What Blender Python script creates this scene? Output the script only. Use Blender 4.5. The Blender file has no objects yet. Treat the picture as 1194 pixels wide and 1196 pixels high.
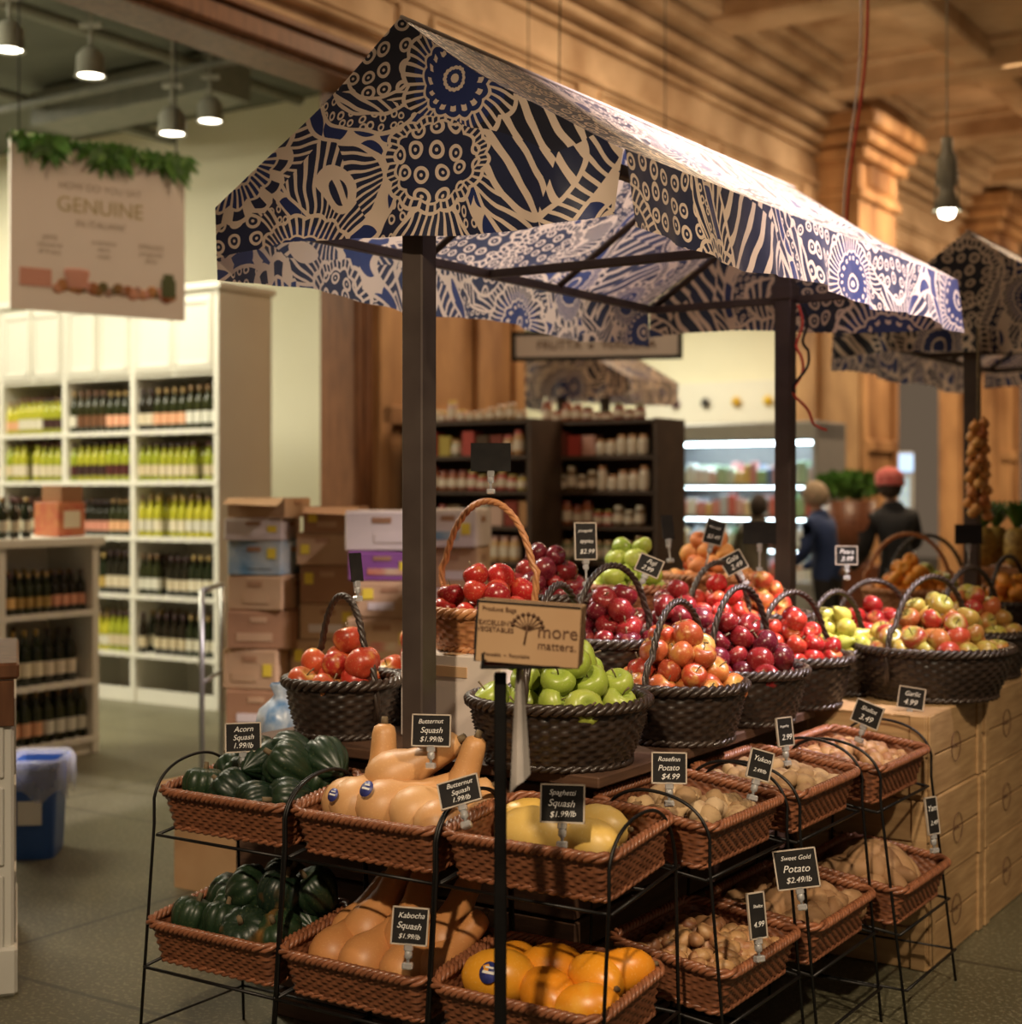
import bpy, math, random
from mathutils import Matrix, Vector, Euler
R=random.Random(7)
pi=math.pi
ANG=-math.radians(33.3)
O=Vector((-0.29,3.95,0))
SM=Matrix.Translation(O)@Matrix.Rotation(ANG,4,'Z')
def W(b,a,z=0): return SM@Vector((b,a,z))
sc=bpy.context.scene
COL=sc.collection
# ---------------------------------------------------------------- node helpers
def newmat(name):
    m=bpy.data.materials.new(name); m.use_nodes=True
    nt=m.node_tree
    return m,nt,nt.nodes['Principled BSDF']
def nd(nt,t,**k):
    n=nt.nodes.new(t)
    for a,b in k.items(): setattr(n,a,b)
    return n
def mth(nt,op,a,b=None,c=None):
    n=nt.nodes.new('ShaderNodeMath'); n.operation=op
    for i,x in enumerate((a,b,c)):
        if x is None: continue
        if isinstance(x,(int,float)): n.inputs[i].default_value=x
        else: nt.links.new(x,n.inputs[i])
    return n.outputs[0]
def mixc(nt,f,a,b):
    n=nt.nodes.new('ShaderNodeMix'); n.data_type='RGBA'
    for i,x in ((0,f),(6,a),(7,b)):
        if isinstance(x,(int,float)): n.inputs[i].default_value=x
        elif isinstance(x,tuple): n.inputs[i].default_value=(*x[:3],1)
        else: nt.links.new(x,n.inputs[i])
    return n.outputs[2]
def clamp(nt,f): return mth(nt,'MINIMUM',mth(nt,'MAXIMUM',f,0),1)
def mat(name,c1,c2=None,rough=.6,metal=0,scale=8,bump=0,stretch=(1,1,1),rnd=0,emit=None,es=0,coat=0,spec=None,detail=4):
    m,nt,p=newmat(name)
    if c2 is None: c2=tuple(x*.8 for x in c1)
    tc=nd(nt,'ShaderNodeTexCoord'); mp=nd(nt,'ShaderNodeMapping'); mp.inputs['Scale'].default_value=stretch
    nt.links.new(tc.outputs['Object'],mp.inputs[0])
    nz=nd(nt,'ShaderNodeTexNoise'); nz.inputs['Scale'].default_value=scale; nz.inputs['Detail'].default_value=detail
    nt.links.new(mp.outputs[0],nz.inputs['Vector'])
    f=mth(nt,'MULTIPLY_ADD',nz.outputs['Fac'],2.4,-.7)
    if rnd:
        at=nd(nt,'ShaderNodeAttribute',attribute_name='rnd')
        f=mth(nt,'ADD',mth(nt,'MULTIPLY',f,1-rnd),mth(nt,'MULTIPLY',at.outputs['Fac'],rnd))
    f=clamp(nt,f)
    nt.links.new(mixc(nt,f,c1,c2),p.inputs['Base Color'])
    p.inputs['Roughness'].default_value=rough; p.inputs['Metallic'].default_value=metal
    if spec is not None: p.inputs['Specular IOR Level'].default_value=spec
    if coat: p.inputs['Coat Weight'].default_value=coat; p.inputs['Coat Roughness'].default_value=.15
    if emit: p.inputs['Emission Color'].default_value=(*emit,1); p.inputs['Emission Strength'].default_value=es
    if bump:
        bn=nd(nt,'ShaderNodeBump'); bn.inputs['Strength'].default_value=bump; bn.inputs['Distance'].default_value=.01
        nt.links.new(nz.outputs['Fac'],bn.inputs['Height']); nt.links.new(bn.outputs[0],p.inputs['Normal'])
    return m
def fruitmat(name,cols,blush=None,bl=.5,rough=.3,scale=14,top=None,speck=None,td=.75):
    m,nt,p=newmat(name)
    at=nd(nt,'ShaderNodeAttribute',attribute_name='rnd')
    cr=nd(nt,'ShaderNodeValToRGB'); el=cr.color_ramp.elements
    n=len(cols)
    for i,c in enumerate(cols):
        e=el[i] if i<2 else el.new(i/(n-1))
        e.position=i/(n-1); e.color=(*c,1)
    nt.links.new(at.outputs['Fac'],cr.inputs[0])
    tc=nd(nt,'ShaderNodeTexCoord'); nz=nd(nt,'ShaderNodeTexNoise'); nz.inputs['Scale'].default_value=scale; nz.inputs['Detail'].default_value=3
    nt.links.new(tc.outputs['Object'],nz.inputs['Vector'])
    col=cr.outputs[0]
    if blush:
        f=clamp(nt,mth(nt,'MULTIPLY_ADD',nz.outputs['Fac'],5,-2.5+bl-.5))
        col=mixc(nt,f,col,blush)
    if top:
        ah=nd(nt,'ShaderNodeAttribute',attribute_name='ht')
        g=mth(nt,'ADD',mth(nt,'MULTIPLY_ADD',ah.outputs['Fac'],4.5,-4.5*td),mth(nt,'MULTIPLY_ADD',nz.outputs['Fac'],3,-1.5))
        col=mixc(nt,mth(nt,'MULTIPLY',clamp(nt,g),.8),col,top)
    if speck:
        n2=nd(nt,'ShaderNodeTexNoise'); n2.inputs['Scale'].default_value=190; n2.inputs['Detail'].default_value=1
        nt.links.new(tc.outputs['Object'],n2.inputs['Vector'])
        g=clamp(nt,mth(nt,'MULTIPLY_ADD',n2.outputs['Fac'],9,-5.6))
        col=mixc(nt,mth(nt,'MULTIPLY',g,.35),col,speck)
    nt.links.new(col,p.inputs['Base Color'])
    p.inputs['Roughness'].default_value=rough
    return m
# ---------------------------------------------------------------- mesh builder
class Bld:
    def __init__(s): s.v=[];s.f=[];s.m=[];s.r=[];s.s=[];s.h=[]
    def add(s,vs,fs,mi=0,rnd=0.0,M=None,smooth=True,ht=None):
        o=len(s.v)
        if M is not None: vs=[M@Vector(v) for v in vs]
        s.v.extend([tuple(v) for v in vs])
        if isinstance(rnd,list): s.r.extend(rnd)
        else: s.r.extend([rnd]*len(vs))
        s.h.extend(ht if ht else [0.0]*len(vs))
        for f in fs:
            s.f.append(tuple(i+o for i in f)); s.m.append(mi); s.s.append(smooth)
    def box(s,c,d,mi=0,rnd=0.0,M=None,rz=0,bev=0):
        x,y,z=(q/2 for q in d)
        T=Matrix.Translation(c)@Matrix.Rotation(rz,4,'Z')
        if M is not None: T=M@T
        e=min(bev,x*.9,y*.9,z*.9) if bev else 0
        if not e:
            vs=[(i*x,j*y,k*z) for k in(-1,1) for j in(-1,1) for i in(-1,1)]
            fs=[(0,2,3,1),(4,5,7,6),(0,1,5,4),(2,6,7,3),(0,4,6,2),(1,3,7,5)]
        else:
            vs=[];fs=[]
            for k in(-1,1):
                for j in(-1,1):
                    for i in(-1,1):
                        vs+= [(i*x,j*(y-e),k*(z-e)),(i*(x-e),j*y,k*(z-e)),(i*(x-e),j*(y-e),k*z)]
            def id(i,j,k,a): return (((k>0)*2+(j>0))*2+(i>0))*3+a
            for sg in(-1,1):
                q=[id(sg,-1,-1,0),id(sg,1,-1,0),id(sg,1,1,0),id(sg,-1,1,0)]; fs.append(q if sg>0 else q[::-1])
                q=[id(-1,sg,-1,1),id(-1,sg,1,1),id(1,sg,1,1),id(1,sg,-1,1)]; fs.append(q if sg>0 else q[::-1])
                q=[id(-1,-1,sg,2),id(1,-1,sg,2),id(1,1,sg,2),id(-1,1,sg,2)]; fs.append(q if sg>0 else q[::-1])
            for j in(-1,1):
                for k in(-1,1): fs.append([id(-1,j,k,1),id(1,j,k,1),id(1,j,k,2),id(-1,j,k,2)])
            for i in(-1,1):
                for k in(-1,1): fs.append([id(i,-1,k,0),id(i,1,k,0),id(i,1,k,2),id(i,-1,k,2)])
                for j in(-1,1): fs.append([id(i,j,-1,0),id(i,j,1,0),id(i,j,1,1),id(i,j,-1,1)])
                for j in(-1,1):
                    for k in(-1,1): fs.append([id(i,j,k,0),id(i,j,k,1),id(i,j,k,2)])
        s.add(vs,fs,mi,rnd,T,False)
    def tube(s,pts,r,n=8,closed=False,mi=0,rnd=0.0,M=None):
        pts=[Vector(p) for p in pts]; L=len(pts)
        rr=r if isinstance(r,(list,tuple)) else [r]*L
        vs=[];prev=None
        for i,p in enumerate(pts):
            if closed: t=pts[(i+1)%L]-pts[i-1]
            else: t=pts[min(i+1,L-1)]-pts[max(i-1,0)]
            if t.length<1e-9: t=Vector((0,0,1))
            t.normalize()
            if prev is None:
                up=Vector((0,0,1)) if abs(t.z)<.9 else Vector((1,0,0))
                x=t.cross(up).normalized()
            else:
                x=(prev-t*prev.dot(t)); 
                if x.length<1e-6: x=t.orthogonal()
                x.normalize()
            prev=x; y=t.cross(x)
            for k in range(n):
                a=2*pi*k/n; vs.append(p+(x*math.cos(a)+y*math.sin(a))*rr[i])
        fs=[]
        for i in range(L if closed else L-1):
            j=(i+1)%L
            for k in range(n):
                k2=(k+1)%n; fs.append((i*n+k,i*n+k2,j*n+k2,j*n+k))
        if not closed:
            fs.append(tuple(range(n))[::-1]); fs.append(tuple((L-1)*n+k for k in range(n)))
        s.add(vs,fs,mi,rnd,M)
    def lathe(s,prof,n=16,mi=0,rnd=0.0,M=None,mod=None,bend=None):
        vs=[];fs=[];idx=[];ht=[]
        L=max(1,len(prof)-1)
        for pi_,(r,z) in enumerate(prof):
            if r<1e-6: idx.append([len(vs)]); vs.append((0,0,z)); ht.append(pi_/L)
            else:
                row=[]
                for k in range(n):
                    a=2*pi*k/n; q=r*(mod(a,z) if mod else 1)
                    row.append(len(vs)); vs.append((q*math.cos(a),q*math.sin(a),z)); ht.append(pi_/L)
                idx.append(row)
        for A,B in zip(idx,idx[1:]):
            for k in range(n):
                k2=(k+1)%n
                if len(A)==1 and len(B)==1: continue
                if len(A)==1: fs.append((A[0],B[k2],B[k]))
                elif len(B)==1: fs.append((A[k],A[k2],B[0]))
                else: fs.append((A[k],A[k2],B[k2],B[k]))
        if bend: vs=[bend(v) for v in vs]
        s.add(vs,fs,mi,rnd,M,ht=ht)
    def obj(s,name,mats,parent=None,M=None):
        me=bpy.data.meshes.new(name); me.from_pydata(s.v,[],s.f)
        for m in (mats if isinstance(mats,(list,tuple)) else [mats]): me.materials.append(m)
        me.polygons.foreach_set('material_index',s.m); me.polygons.foreach_set('use_smooth',s.s)
        at=me.attributes.new('rnd','FLOAT','POINT'); at.data.foreach_set('value',s.r)
        at=me.attributes.new('ht','FLOAT','POINT'); at.data.foreach_set('value',s.h)
        me.update()
        ob=bpy.data.objects.new(name,me); COL.objects.link(ob)
        if parent: ob.parent=parent
        if M is not None: ob.matrix_local=M
        return ob
def empty(name,M):
    e=bpy.data.objects.new(name,None); e.empty_display_size=.1; COL.objects.link(e); e.matrix_world=M; return e
def TM(b,a,z=0,rot=0): return SM@Matrix.Translation((b,a,z))@Matrix.Rotation(rot,4,'Z')
def WM(x,y,z=0,rot=0): return Matrix.Translation((x,y,z))@Matrix.Rotation(rot,4,'Z')
def text(body,size,m,parent,M,align='CENTER',ext=0.0004,shear=0.0,space=1.0):
    cu=bpy.data.curves.new('lettering','FONT'); cu.body=body; cu.size=size; cu.align_x=align; cu.align_y='CENTER'; cu.extrude=ext; cu.shear=shear; cu.space_line=space
    cu.materials.append(m); o=bpy.data.objects.new('lettering',cu); COL.objects.link(o); o.parent=parent; o.matrix_local=M; return o
FACE=Matrix.Rotation(pi/2,4,'X')   # text facing -Y
# ---------------------------------------------------------------- materials
def fabric(name,cream=(.70,.555,.43)):
    m,nt,p=newmat(name)
    tc=nd(nt,'ShaderNodeTexCoord')
    nz=nd(nt,'ShaderNodeTexNoise'); nz.inputs['Scale'].default_value=3.5; nt.links.new(tc.outputs['UV'],nz.inputs['Vector'])
    vm=nd(nt,'ShaderNodeVectorMath',operation='MULTIPLY_ADD'); nt.links.new(nz.outputs['Color'],vm.inputs[0]); vm.inputs[1].default_value=(.11,.11,0); nt.links.new(tc.outputs['UV'],vm.inputs[2])
    P=vm.outputs[0]
    M=lambda *a: mth(nt,*a)
    GT=lambda a,b: M('GREATER_THAN',a,b); LT=lambda a,b: M('LESS_THAN',a,b)
    def vor(scale,rn):
        v=nd(nt,'ShaderNodeTexVoronoi',voronoi_dimensions='2D'); v.inputs['Scale'].default_value=scale; v.inputs['Randomness'].default_value=rn; nt.links.new(P,v.inputs['Vector']); return v
    def sel(c,a,b): return M('ADD',M('MULTIPLY',c,a),M('MULTIPLY',M('SUBTRACT',1,c),b))
    S=2.0
    v=vor(S,.9)
    sub=nd(nt,'ShaderNodeVectorMath',operation='SUBTRACT'); nt.links.new(P,sub.inputs[0]); nt.links.new(v.outputs['Position'],sub.inputs[1])
    sx=nd(nt,'ShaderNodeSeparateXYZ'); nt.links.new(sub.outputs[0],sx.inputs[0])
    sc_=nd(nt,'ShaderNodeSeparateColor'); nt.links.new(v.outputs['Color'],sc_.inputs[0])
    i1,i2,i3=sc_.outputs[0],sc_.outputs[1],sc_.outputs[2]
    x=sx.outputs[0]; y=M('MULTIPLY',sx.outputs[1],M('MULTIPLY_ADD',i3,.6,.8))
    r=M('MULTIPLY',M('SQRT',M('ADD',M('MULTIPLY',x,x),M('MULTIPLY',y,y))),S)
    ang=M('ARCTAN2',y,x)
    Rf=M('MULTIPLY_ADD',i1,.24,.25)
    scal=M('MULTIPLY_ADD',M('ABSOLUTE',M('SINE',M('MULTIPLY',ang,8))),.08,.92)
    fr=M('DIVIDE',r,M('MULTIPLY',Rf,scal))
    lines=GT(M('SINE',M('MULTIPLY',ang,46)),-.35)
    ad=GT(M('SINE',M('MULTIPLY',ang,17)),.0)
    def band(q,a,b): return M('MULTIPLY',GT(q,a),LT(q,b))
    f1=M('ADD',band(fr,.08,.16),M('ADD',M('MULTIPLY',band(fr,.22,.60),M('SUBTRACT',1,M('MULTIPLY',ad,band(fr,.44,.52)))),M('MULTIPLY',GT(fr,.65),lines)))
    d2=vor(30,.4).outputs['Distance']
    Bp=M('SUBTRACT',1,band(d2,.17,.34))
    d4=vor(17,.35).outputs['Distance']
    Bb=M('SUBTRACT',1,M('MAXIMUM',band(d4,.22,.38),LT(d4,.08)))
    f2=M('MAXIMUM',M('MULTIPLY',LT(fr,.80),Bb),M('MULTIPLY',GT(fr,.86),lines))
    f3=M('ADD',M('MULTIPLY',LT(fr,.5),M('SUBTRACT',1,band(fr,.2,.26))),M('ADD',M('MULTIPLY',band(fr,.55,.82),lines),M('MULTIPLY',band(fr,.86,1.01),ad)))
    fl=sel(LT(i2,.38),f1,sel(LT(i2,.70),f2,f3))
    n1=nd(nt,'ShaderNodeTexNoise',noise_dimensions='2D'); n1.inputs['Scale'].default_value=1.9; n1.inputs['Detail'].default_value=0; nt.links.new(P,n1.inputs['Vector']); n1=n1.outputs['Fac']
    bold=GT(M('SINE',M('MULTIPLY_ADD',sx.outputs[0],85,M('MULTIPLY',sx.outputs[1],60))),-.45)
    D=LT(vor(10,.5).outputs['Distance'],.47)
    fine=GT(M('SINE',M('MULTIPLY',ang,64)),-.4)
    bgp=sel(LT(n1,.37),bold,sel(LT(n1,.44),fine,sel(LT(n1,.50),D,sel(LT(n1,.57),Bp,sel(LT(n1,.64),fine,Bb)))))
    bd=None
    for t in(.37,.44,.50,.57,.64):
        q=M('ABSOLUTE',M('SUBTRACT',n1,t)); bd=q if bd is None else M('MINIMUM',bd,q)
    bgp=M('MULTIPLY',bgp,GT(bd,.007))
    infl=LT(fr,1.0); halo=LT(fr,1.08)
    val=sel(infl,fl,M('MULTIPLY',M('SUBTRACT',1,halo),bgp))
    val=clamp(nt,val)
    beadreg=M('MULTIPLY',band(n1,.44,.50),M('SUBTRACT',1,infl))
    blue=M('MAXIMUM',beadreg,M('MULTIPLY',infl,M('MULTIPLY',LT(fr,.83),M('MAXIMUM',LT(i2,.38),GT(i2,.70)))))
    ink=mixc(nt,GT(i3,.5),(.008,.009,.018),(.010,.015,.045))
    dd=mixc(nt,clamp(nt,blue),ink,(.010,.023,.11))
    col=mixc(nt,val,cream,dd)
    nb=nd(nt,'ShaderNodeTexNoise'); nb.inputs['Scale'].default_value=6; nt.links.new(tc.outputs['UV'],nb.inputs['Vector'])
    bn=nd(nt,'ShaderNodeBump'); bn.inputs['Strength'].default_value=.35; bn.inputs['Distance'].default_value=.04; nt.links.new(nb.outputs['Fac'],bn.inputs['Height'])
    nt.links.new(col,p.inputs['Base Color']); p.inputs['Roughness'].default_value=.40
    nt.links.new(bn.outputs[0],p.inputs['Normal'])
    p.inputs['Sheen Weight'].default_value=.2; p.inputs['Sheen Tint'].default_value=(1,.9,.97,1)
    tr=nd(nt,'ShaderNodeBsdfTranslucent'); nt.links.new(mixc(nt,.10,col,(.45,.55,.95)),tr.inputs[0])
    mx=nd(nt,'ShaderNodeMixShader'); mx.inputs[0].default_value=.28
    nt.links.new(p.outputs[0],mx.inputs[1]); nt.links.new(tr.outputs[0],mx.inputs[2])
    nt.links.new(mx.outputs[0],nt.nodes['Material Output'].inputs[0])
    return m
FAB=fabric('printed_canvas')
POST=mat('dark_steel',(.07,.05,.042),(.10,.075,.062),.5,.4)
BLK=mat('black_wire',(.012,.011,.011),(.03,.028,.026),.4,.7)
WICK=mat('red_wicker',(.09,.028,.012),(.36,.135,.06),.45,scale=45,rnd=.5,coat=.2)
WICK2=mat('honey_wicker',(.30,.11,.04),(.58,.27,.11),.45,scale=45,rnd=.5)
DWICK=mat('dark_wicker',(.008,.005,.004),(.050,.030,.020),.42,scale=40,rnd=.5,coat=.2)
BURL=mat('paper_liner',(.08,.04,.02),(.18,.10,.05),.9,scale=30)
CARD=mat('cardboard',(.44,.26,.13),(.54,.35,.19),.85,scale=4)
CARD2=mat('cardboard_dark',(.30,.15,.07),(.40,.21,.10),.85,scale=4)
WHITE=mat('white_paint',(.80,.79,.70),(.75,.73,.65),.5,scale=2)
WCARD=mat('white_card',(.62,.53,.46),(.7,.6,.53),.8,scale=3)
CHALK=mat('chalk',(.85,.82,.78),(.7,.68,.64),.9,scale=90)
SLATE=mat('blackboard',(.010,.009,.009),(.02,.018,.016),.7,scale=20,spec=.2)
FRM=mat('pale_sign_frame',(.55,.47,.38),(.4,.33,.26),.6,scale=30)
CLIP=mat('clear_plastic_clip',(.75,.75,.75),(.6,.6,.6),.15,scale=10)
CLIP.node_tree.nodes['Principled BSDF'].inputs['Transmission Weight'].default_value=.6
PLY=mat('crate_pine',(.34,.20,.085),(.50,.32,.15),.6,scale=5,stretch=(1,1,9),bump=.15)
DWOOD=mat('dark_wood',(.05,.022,.012),(.10,.048,.024),.6,scale=6,stretch=(1,1,8),bump=.2)
WOOD=mat('brown_wood',(.12,.045,.016),(.22,.09,.035),.5,scale=4,stretch=(6,6,1))
STONE=mat('warm_marble',(.20,.085,.032),(.70,.41,.19),.5,scale=2.4,bump=.15,detail=10,stretch=(1,1,.35))
PLAS=mat('cream_plaster',(.36,.22,.115),(.78,.59,.39),.8,scale=1.4,detail=10,bump=.2)
PLAS2=mat('bright_plaster',(.80,.77,.58),(.86,.83,.66),.8,scale=.7)
CEIL=mat('ceiling_grey',(.10,.11,.085),(.13,.14,.11),.8,scale=1)
BULB=mat('lamp_glow',(1,.95,.85),(1,.95,.85),.5,emit=(1,.92,.76),es=12)
STEM=mat('stem_brown',(.09,.06,.03),(.2,.14,.07),.8,scale=40)
LEAF=mat('leaf_green',(.03,.12,.02),(.14,.32,.05),.5,scale=20,rnd=.6)
RED=mat('red_cord',(.6,.05,.03),(.7,.1,.05),.6)
def floormat():
    m,nt,p=newmat('terrazzo_floor')
    tc=nd(nt,'ShaderNodeTexCoord')
    a=nd(nt,'ShaderNodeTexNoise'); a.inputs['Scale'].default_value=1.1; a.inputs['Detail'].default_value=5; nt.links.new(tc.outputs['Object'],a.inputs['Vector'])
    b=nd(nt,'ShaderNodeTexNoise'); b.inputs['Scale'].default_value=70; b.inputs['Detail'].default_value=2; nt.links.new(tc.outputs['Object'],b.inputs['Vector'])
    c=mixc(nt,mth(nt,'MULTIPLY_ADD',a.outputs['Fac'],2,-.5),(.070,.064,.036),(.14,.13,.078))
    c=mixc(nt,mth(nt,'MULTIPLY',mth(nt,'GREATER_THAN',b.outputs['Fac'],.58),.5),c,(.28,.26,.17))
    br=nd(nt,'ShaderNodeTexBrick'); br.offset=0; br.inputs['Scale'].default_value=.55; br.inputs['Mortar Size'].default_value=.006; br.inputs['Brick Width'].default_value=1; br.inputs['Row Height'].default_value=1
    nt.links.new(tc.outputs['Object'],br.inputs['Vector'])
    c=mixc(nt,mth(nt,'MULTIPLY',br.outputs['Fac'],.7),c,(.03,.026,.02))
    nt.links.new(c,p.inputs['Base Color'])
    nt.links.new(mth(nt,'MULTIPLY_ADD',a.outputs['Fac'],.35,.25),p.inputs['Roughness'])
    return m
# ---------------------------------------------------------------- room shell (building axes = stall axes)
b=Bld(); b.box((-2,10,-.05),(26,44,.1)); b.obj('floor',floormat(),M=SM)
def wallbox(name,b0,b1,a0,a1,z0,z1,m):
    q=Bld(); q.box(((b0+b1)/2,(a0+a1)/2,(z0+z1)/2),(b1-b0,a1-a0,z1-z0)); 
    return q.obj(name,m,M=SM)
PB=-4.21
def pier(name,a0,a1,prot=0.0):
    q=Bld()
    q.box((PB-.15,(a0+a1)/2,2.2),(.30,a1-a0,4.4))
    if prot: q.box((PB+prot/2,(a0+a1)/2,2.9),(prot,(a1-a0)*.9,5.8),0)
    f=PB+prot
    w=(a1-a0)*(.9 if prot else 1)
    c=(a0+a1)/2
    q.box((f+.03,c,.25),(.10,w+.04,.5),0,bev=.02)
    for s in(-1,1): q.box((f+.025,c+s*(w/2-.09),2.5),(.05,.14,4.0),0,bev=.01)
    n=3 if w>1.8 else 1
    for i in range(1,n): q.box((f+.025,c-w/2+i*w/n,2.5),(.05,.10,4.0),0,bev=.01)
    for z in(.62,2.1,4.35): q.box((f+.025,c,z),(.05,w-.1,.14),0,bev=.01)
    if prot:
        for i,(zz,e,h) in enumerate(((5.0,.06,.12),(5.2,.02,.3),(5.45,.12,.14),(5.62,.2,.14),(5.8,.3,.18))):
            q.box((PB+(prot+e)/2,c,zz),(prot+e,w+2*e,h),0,bev=.02)
        for k in range(5): q.box((f+.04,c-w*.3+k*w*.15,5.22),(.08,.06,.26),0,bev=.02)
    q.obj(name,STONE,M=SM)
pier('wall_pier',5.16,7.1); pier('wall_pier_right',13.4,14.8,.5); pier('wall_pier_far',19,20.4,.5); pier('wall_pier_end',24,25.4,.5)
q=Bld(); q.box((PB-.15,13,5.35),(.3,30,1.9)); q.obj('wall_upper',PLAS,M=SM)
q=Bld()
for z,d,h in((4.62,.06,.06),(4.78,.10,.05),(5.15,.05,.05),(5.5,.08,.06),(5.62,.16,.08),(5.78,.26,.10),(5.95,.40,.12),(6.12,.55,.14),(6.24,.65,.1)):
    q.box((PB+d/2,13,z),(d,30,h),0,bev=.015)
for k in range(12):
    c=-.6+k*2.5
    for zz in (4.86,5.08): q.box((PB+.02,c,zz),(.04,2.1,.025),0)
    for s in(-1,1): q.box((PB+.02,c+s*1.05,4.97),(.04,.025,.24),0)
q.obj('trim_cornice',PLAS,M=SM)
q=Bld(); q.box((PB-.1,2.6,4.475),(.46,5.5,.15),0,bev=.02); q.box((PB-.1,2.6,4.39),(.36,5.5,.05),0,bev=.01); q.box((PB+.10,2.6,4.57),(.14,5.5,.05),0,bev=.01)
q.obj('trim_header_wood',WOOD,M=SM)
wallbox('wall_left',PB-.3,PB,-4,1.0,0,4.4,STONE)
q=Bld(); q.box((PB-.16,5.06,2.2),(.34,.2,4.36),0,bev=.02); q.box((PB-.02,5.10,2.2),(.08,.1,4.36),0,bev=.01); q.obj('trim_pier_jamb',WOOD,M=SM)
wallbox('wall_room_back',-15,PB-.3,7.4,7.55,0,5.2,PLAS2)
wallbox('wall_room_side',-15.1,-15,-3,7.5,0,5.2,PLAS2)
wallbox('ceiling_room',-15,PB-.3,-3,7.5,5.2,5.3,CEIL)
wallbox('wall_alcove_back',-11,PB-.3,15.2,15.35,0,4.6,PLAS2)
wallbox('wall_alcove_side',-11.1,-11,7.5,24,0,4.6,PLAS2)
wallbox('ceiling_alcove',-11,PB-.3,7.55,24,4.5,4.6,PLAS)
wallbox('wall_far',-4.5,9,27,27.2,0,6.4,STONE)
q=Bld(); q.box((1.5,13,6.35),(12.2,30,.1))
for k in range(9): q.box((1.5,1+k*3,6.15),(12.2,.5,.32),0,bev=.03); q.box((1.5,1+k*3,6.27),(12.2,.8,.12),0,bev=.02)
for c in(-2.2,.6,3.4): q.box((c,13,6.2),(.4,30,.22),0,bev=.03)
q.obj('ceiling',PLAS,M=SM)
q=Bld(); q.box((-9.6,7.37,.1),(10.6,.05,.2)); q.obj('baseboard_room',WOOD,M=SM)
q=Bld()
q.tube([(-10,5,4.75),(-4.8,5,4.75)],.035,8); q.tube([(-6.5,0,5.05),(-6.5,7,5.05)],.05,10)
q.tube([(-8.4,0,5.0),(-8.4,7.3,5.0)],.05,10)
q.box((-7.5,6,5.0),(2.2,.5,.3)); q.tube([(-5.3,0.2,4.85),(-5.3,6.8,4.85)],.025,6)
q.obj('ceiling_pipework',mat('pipe_grey',(.14,.15,.12),(.19,.19,.15),.6),M=SM)
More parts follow.
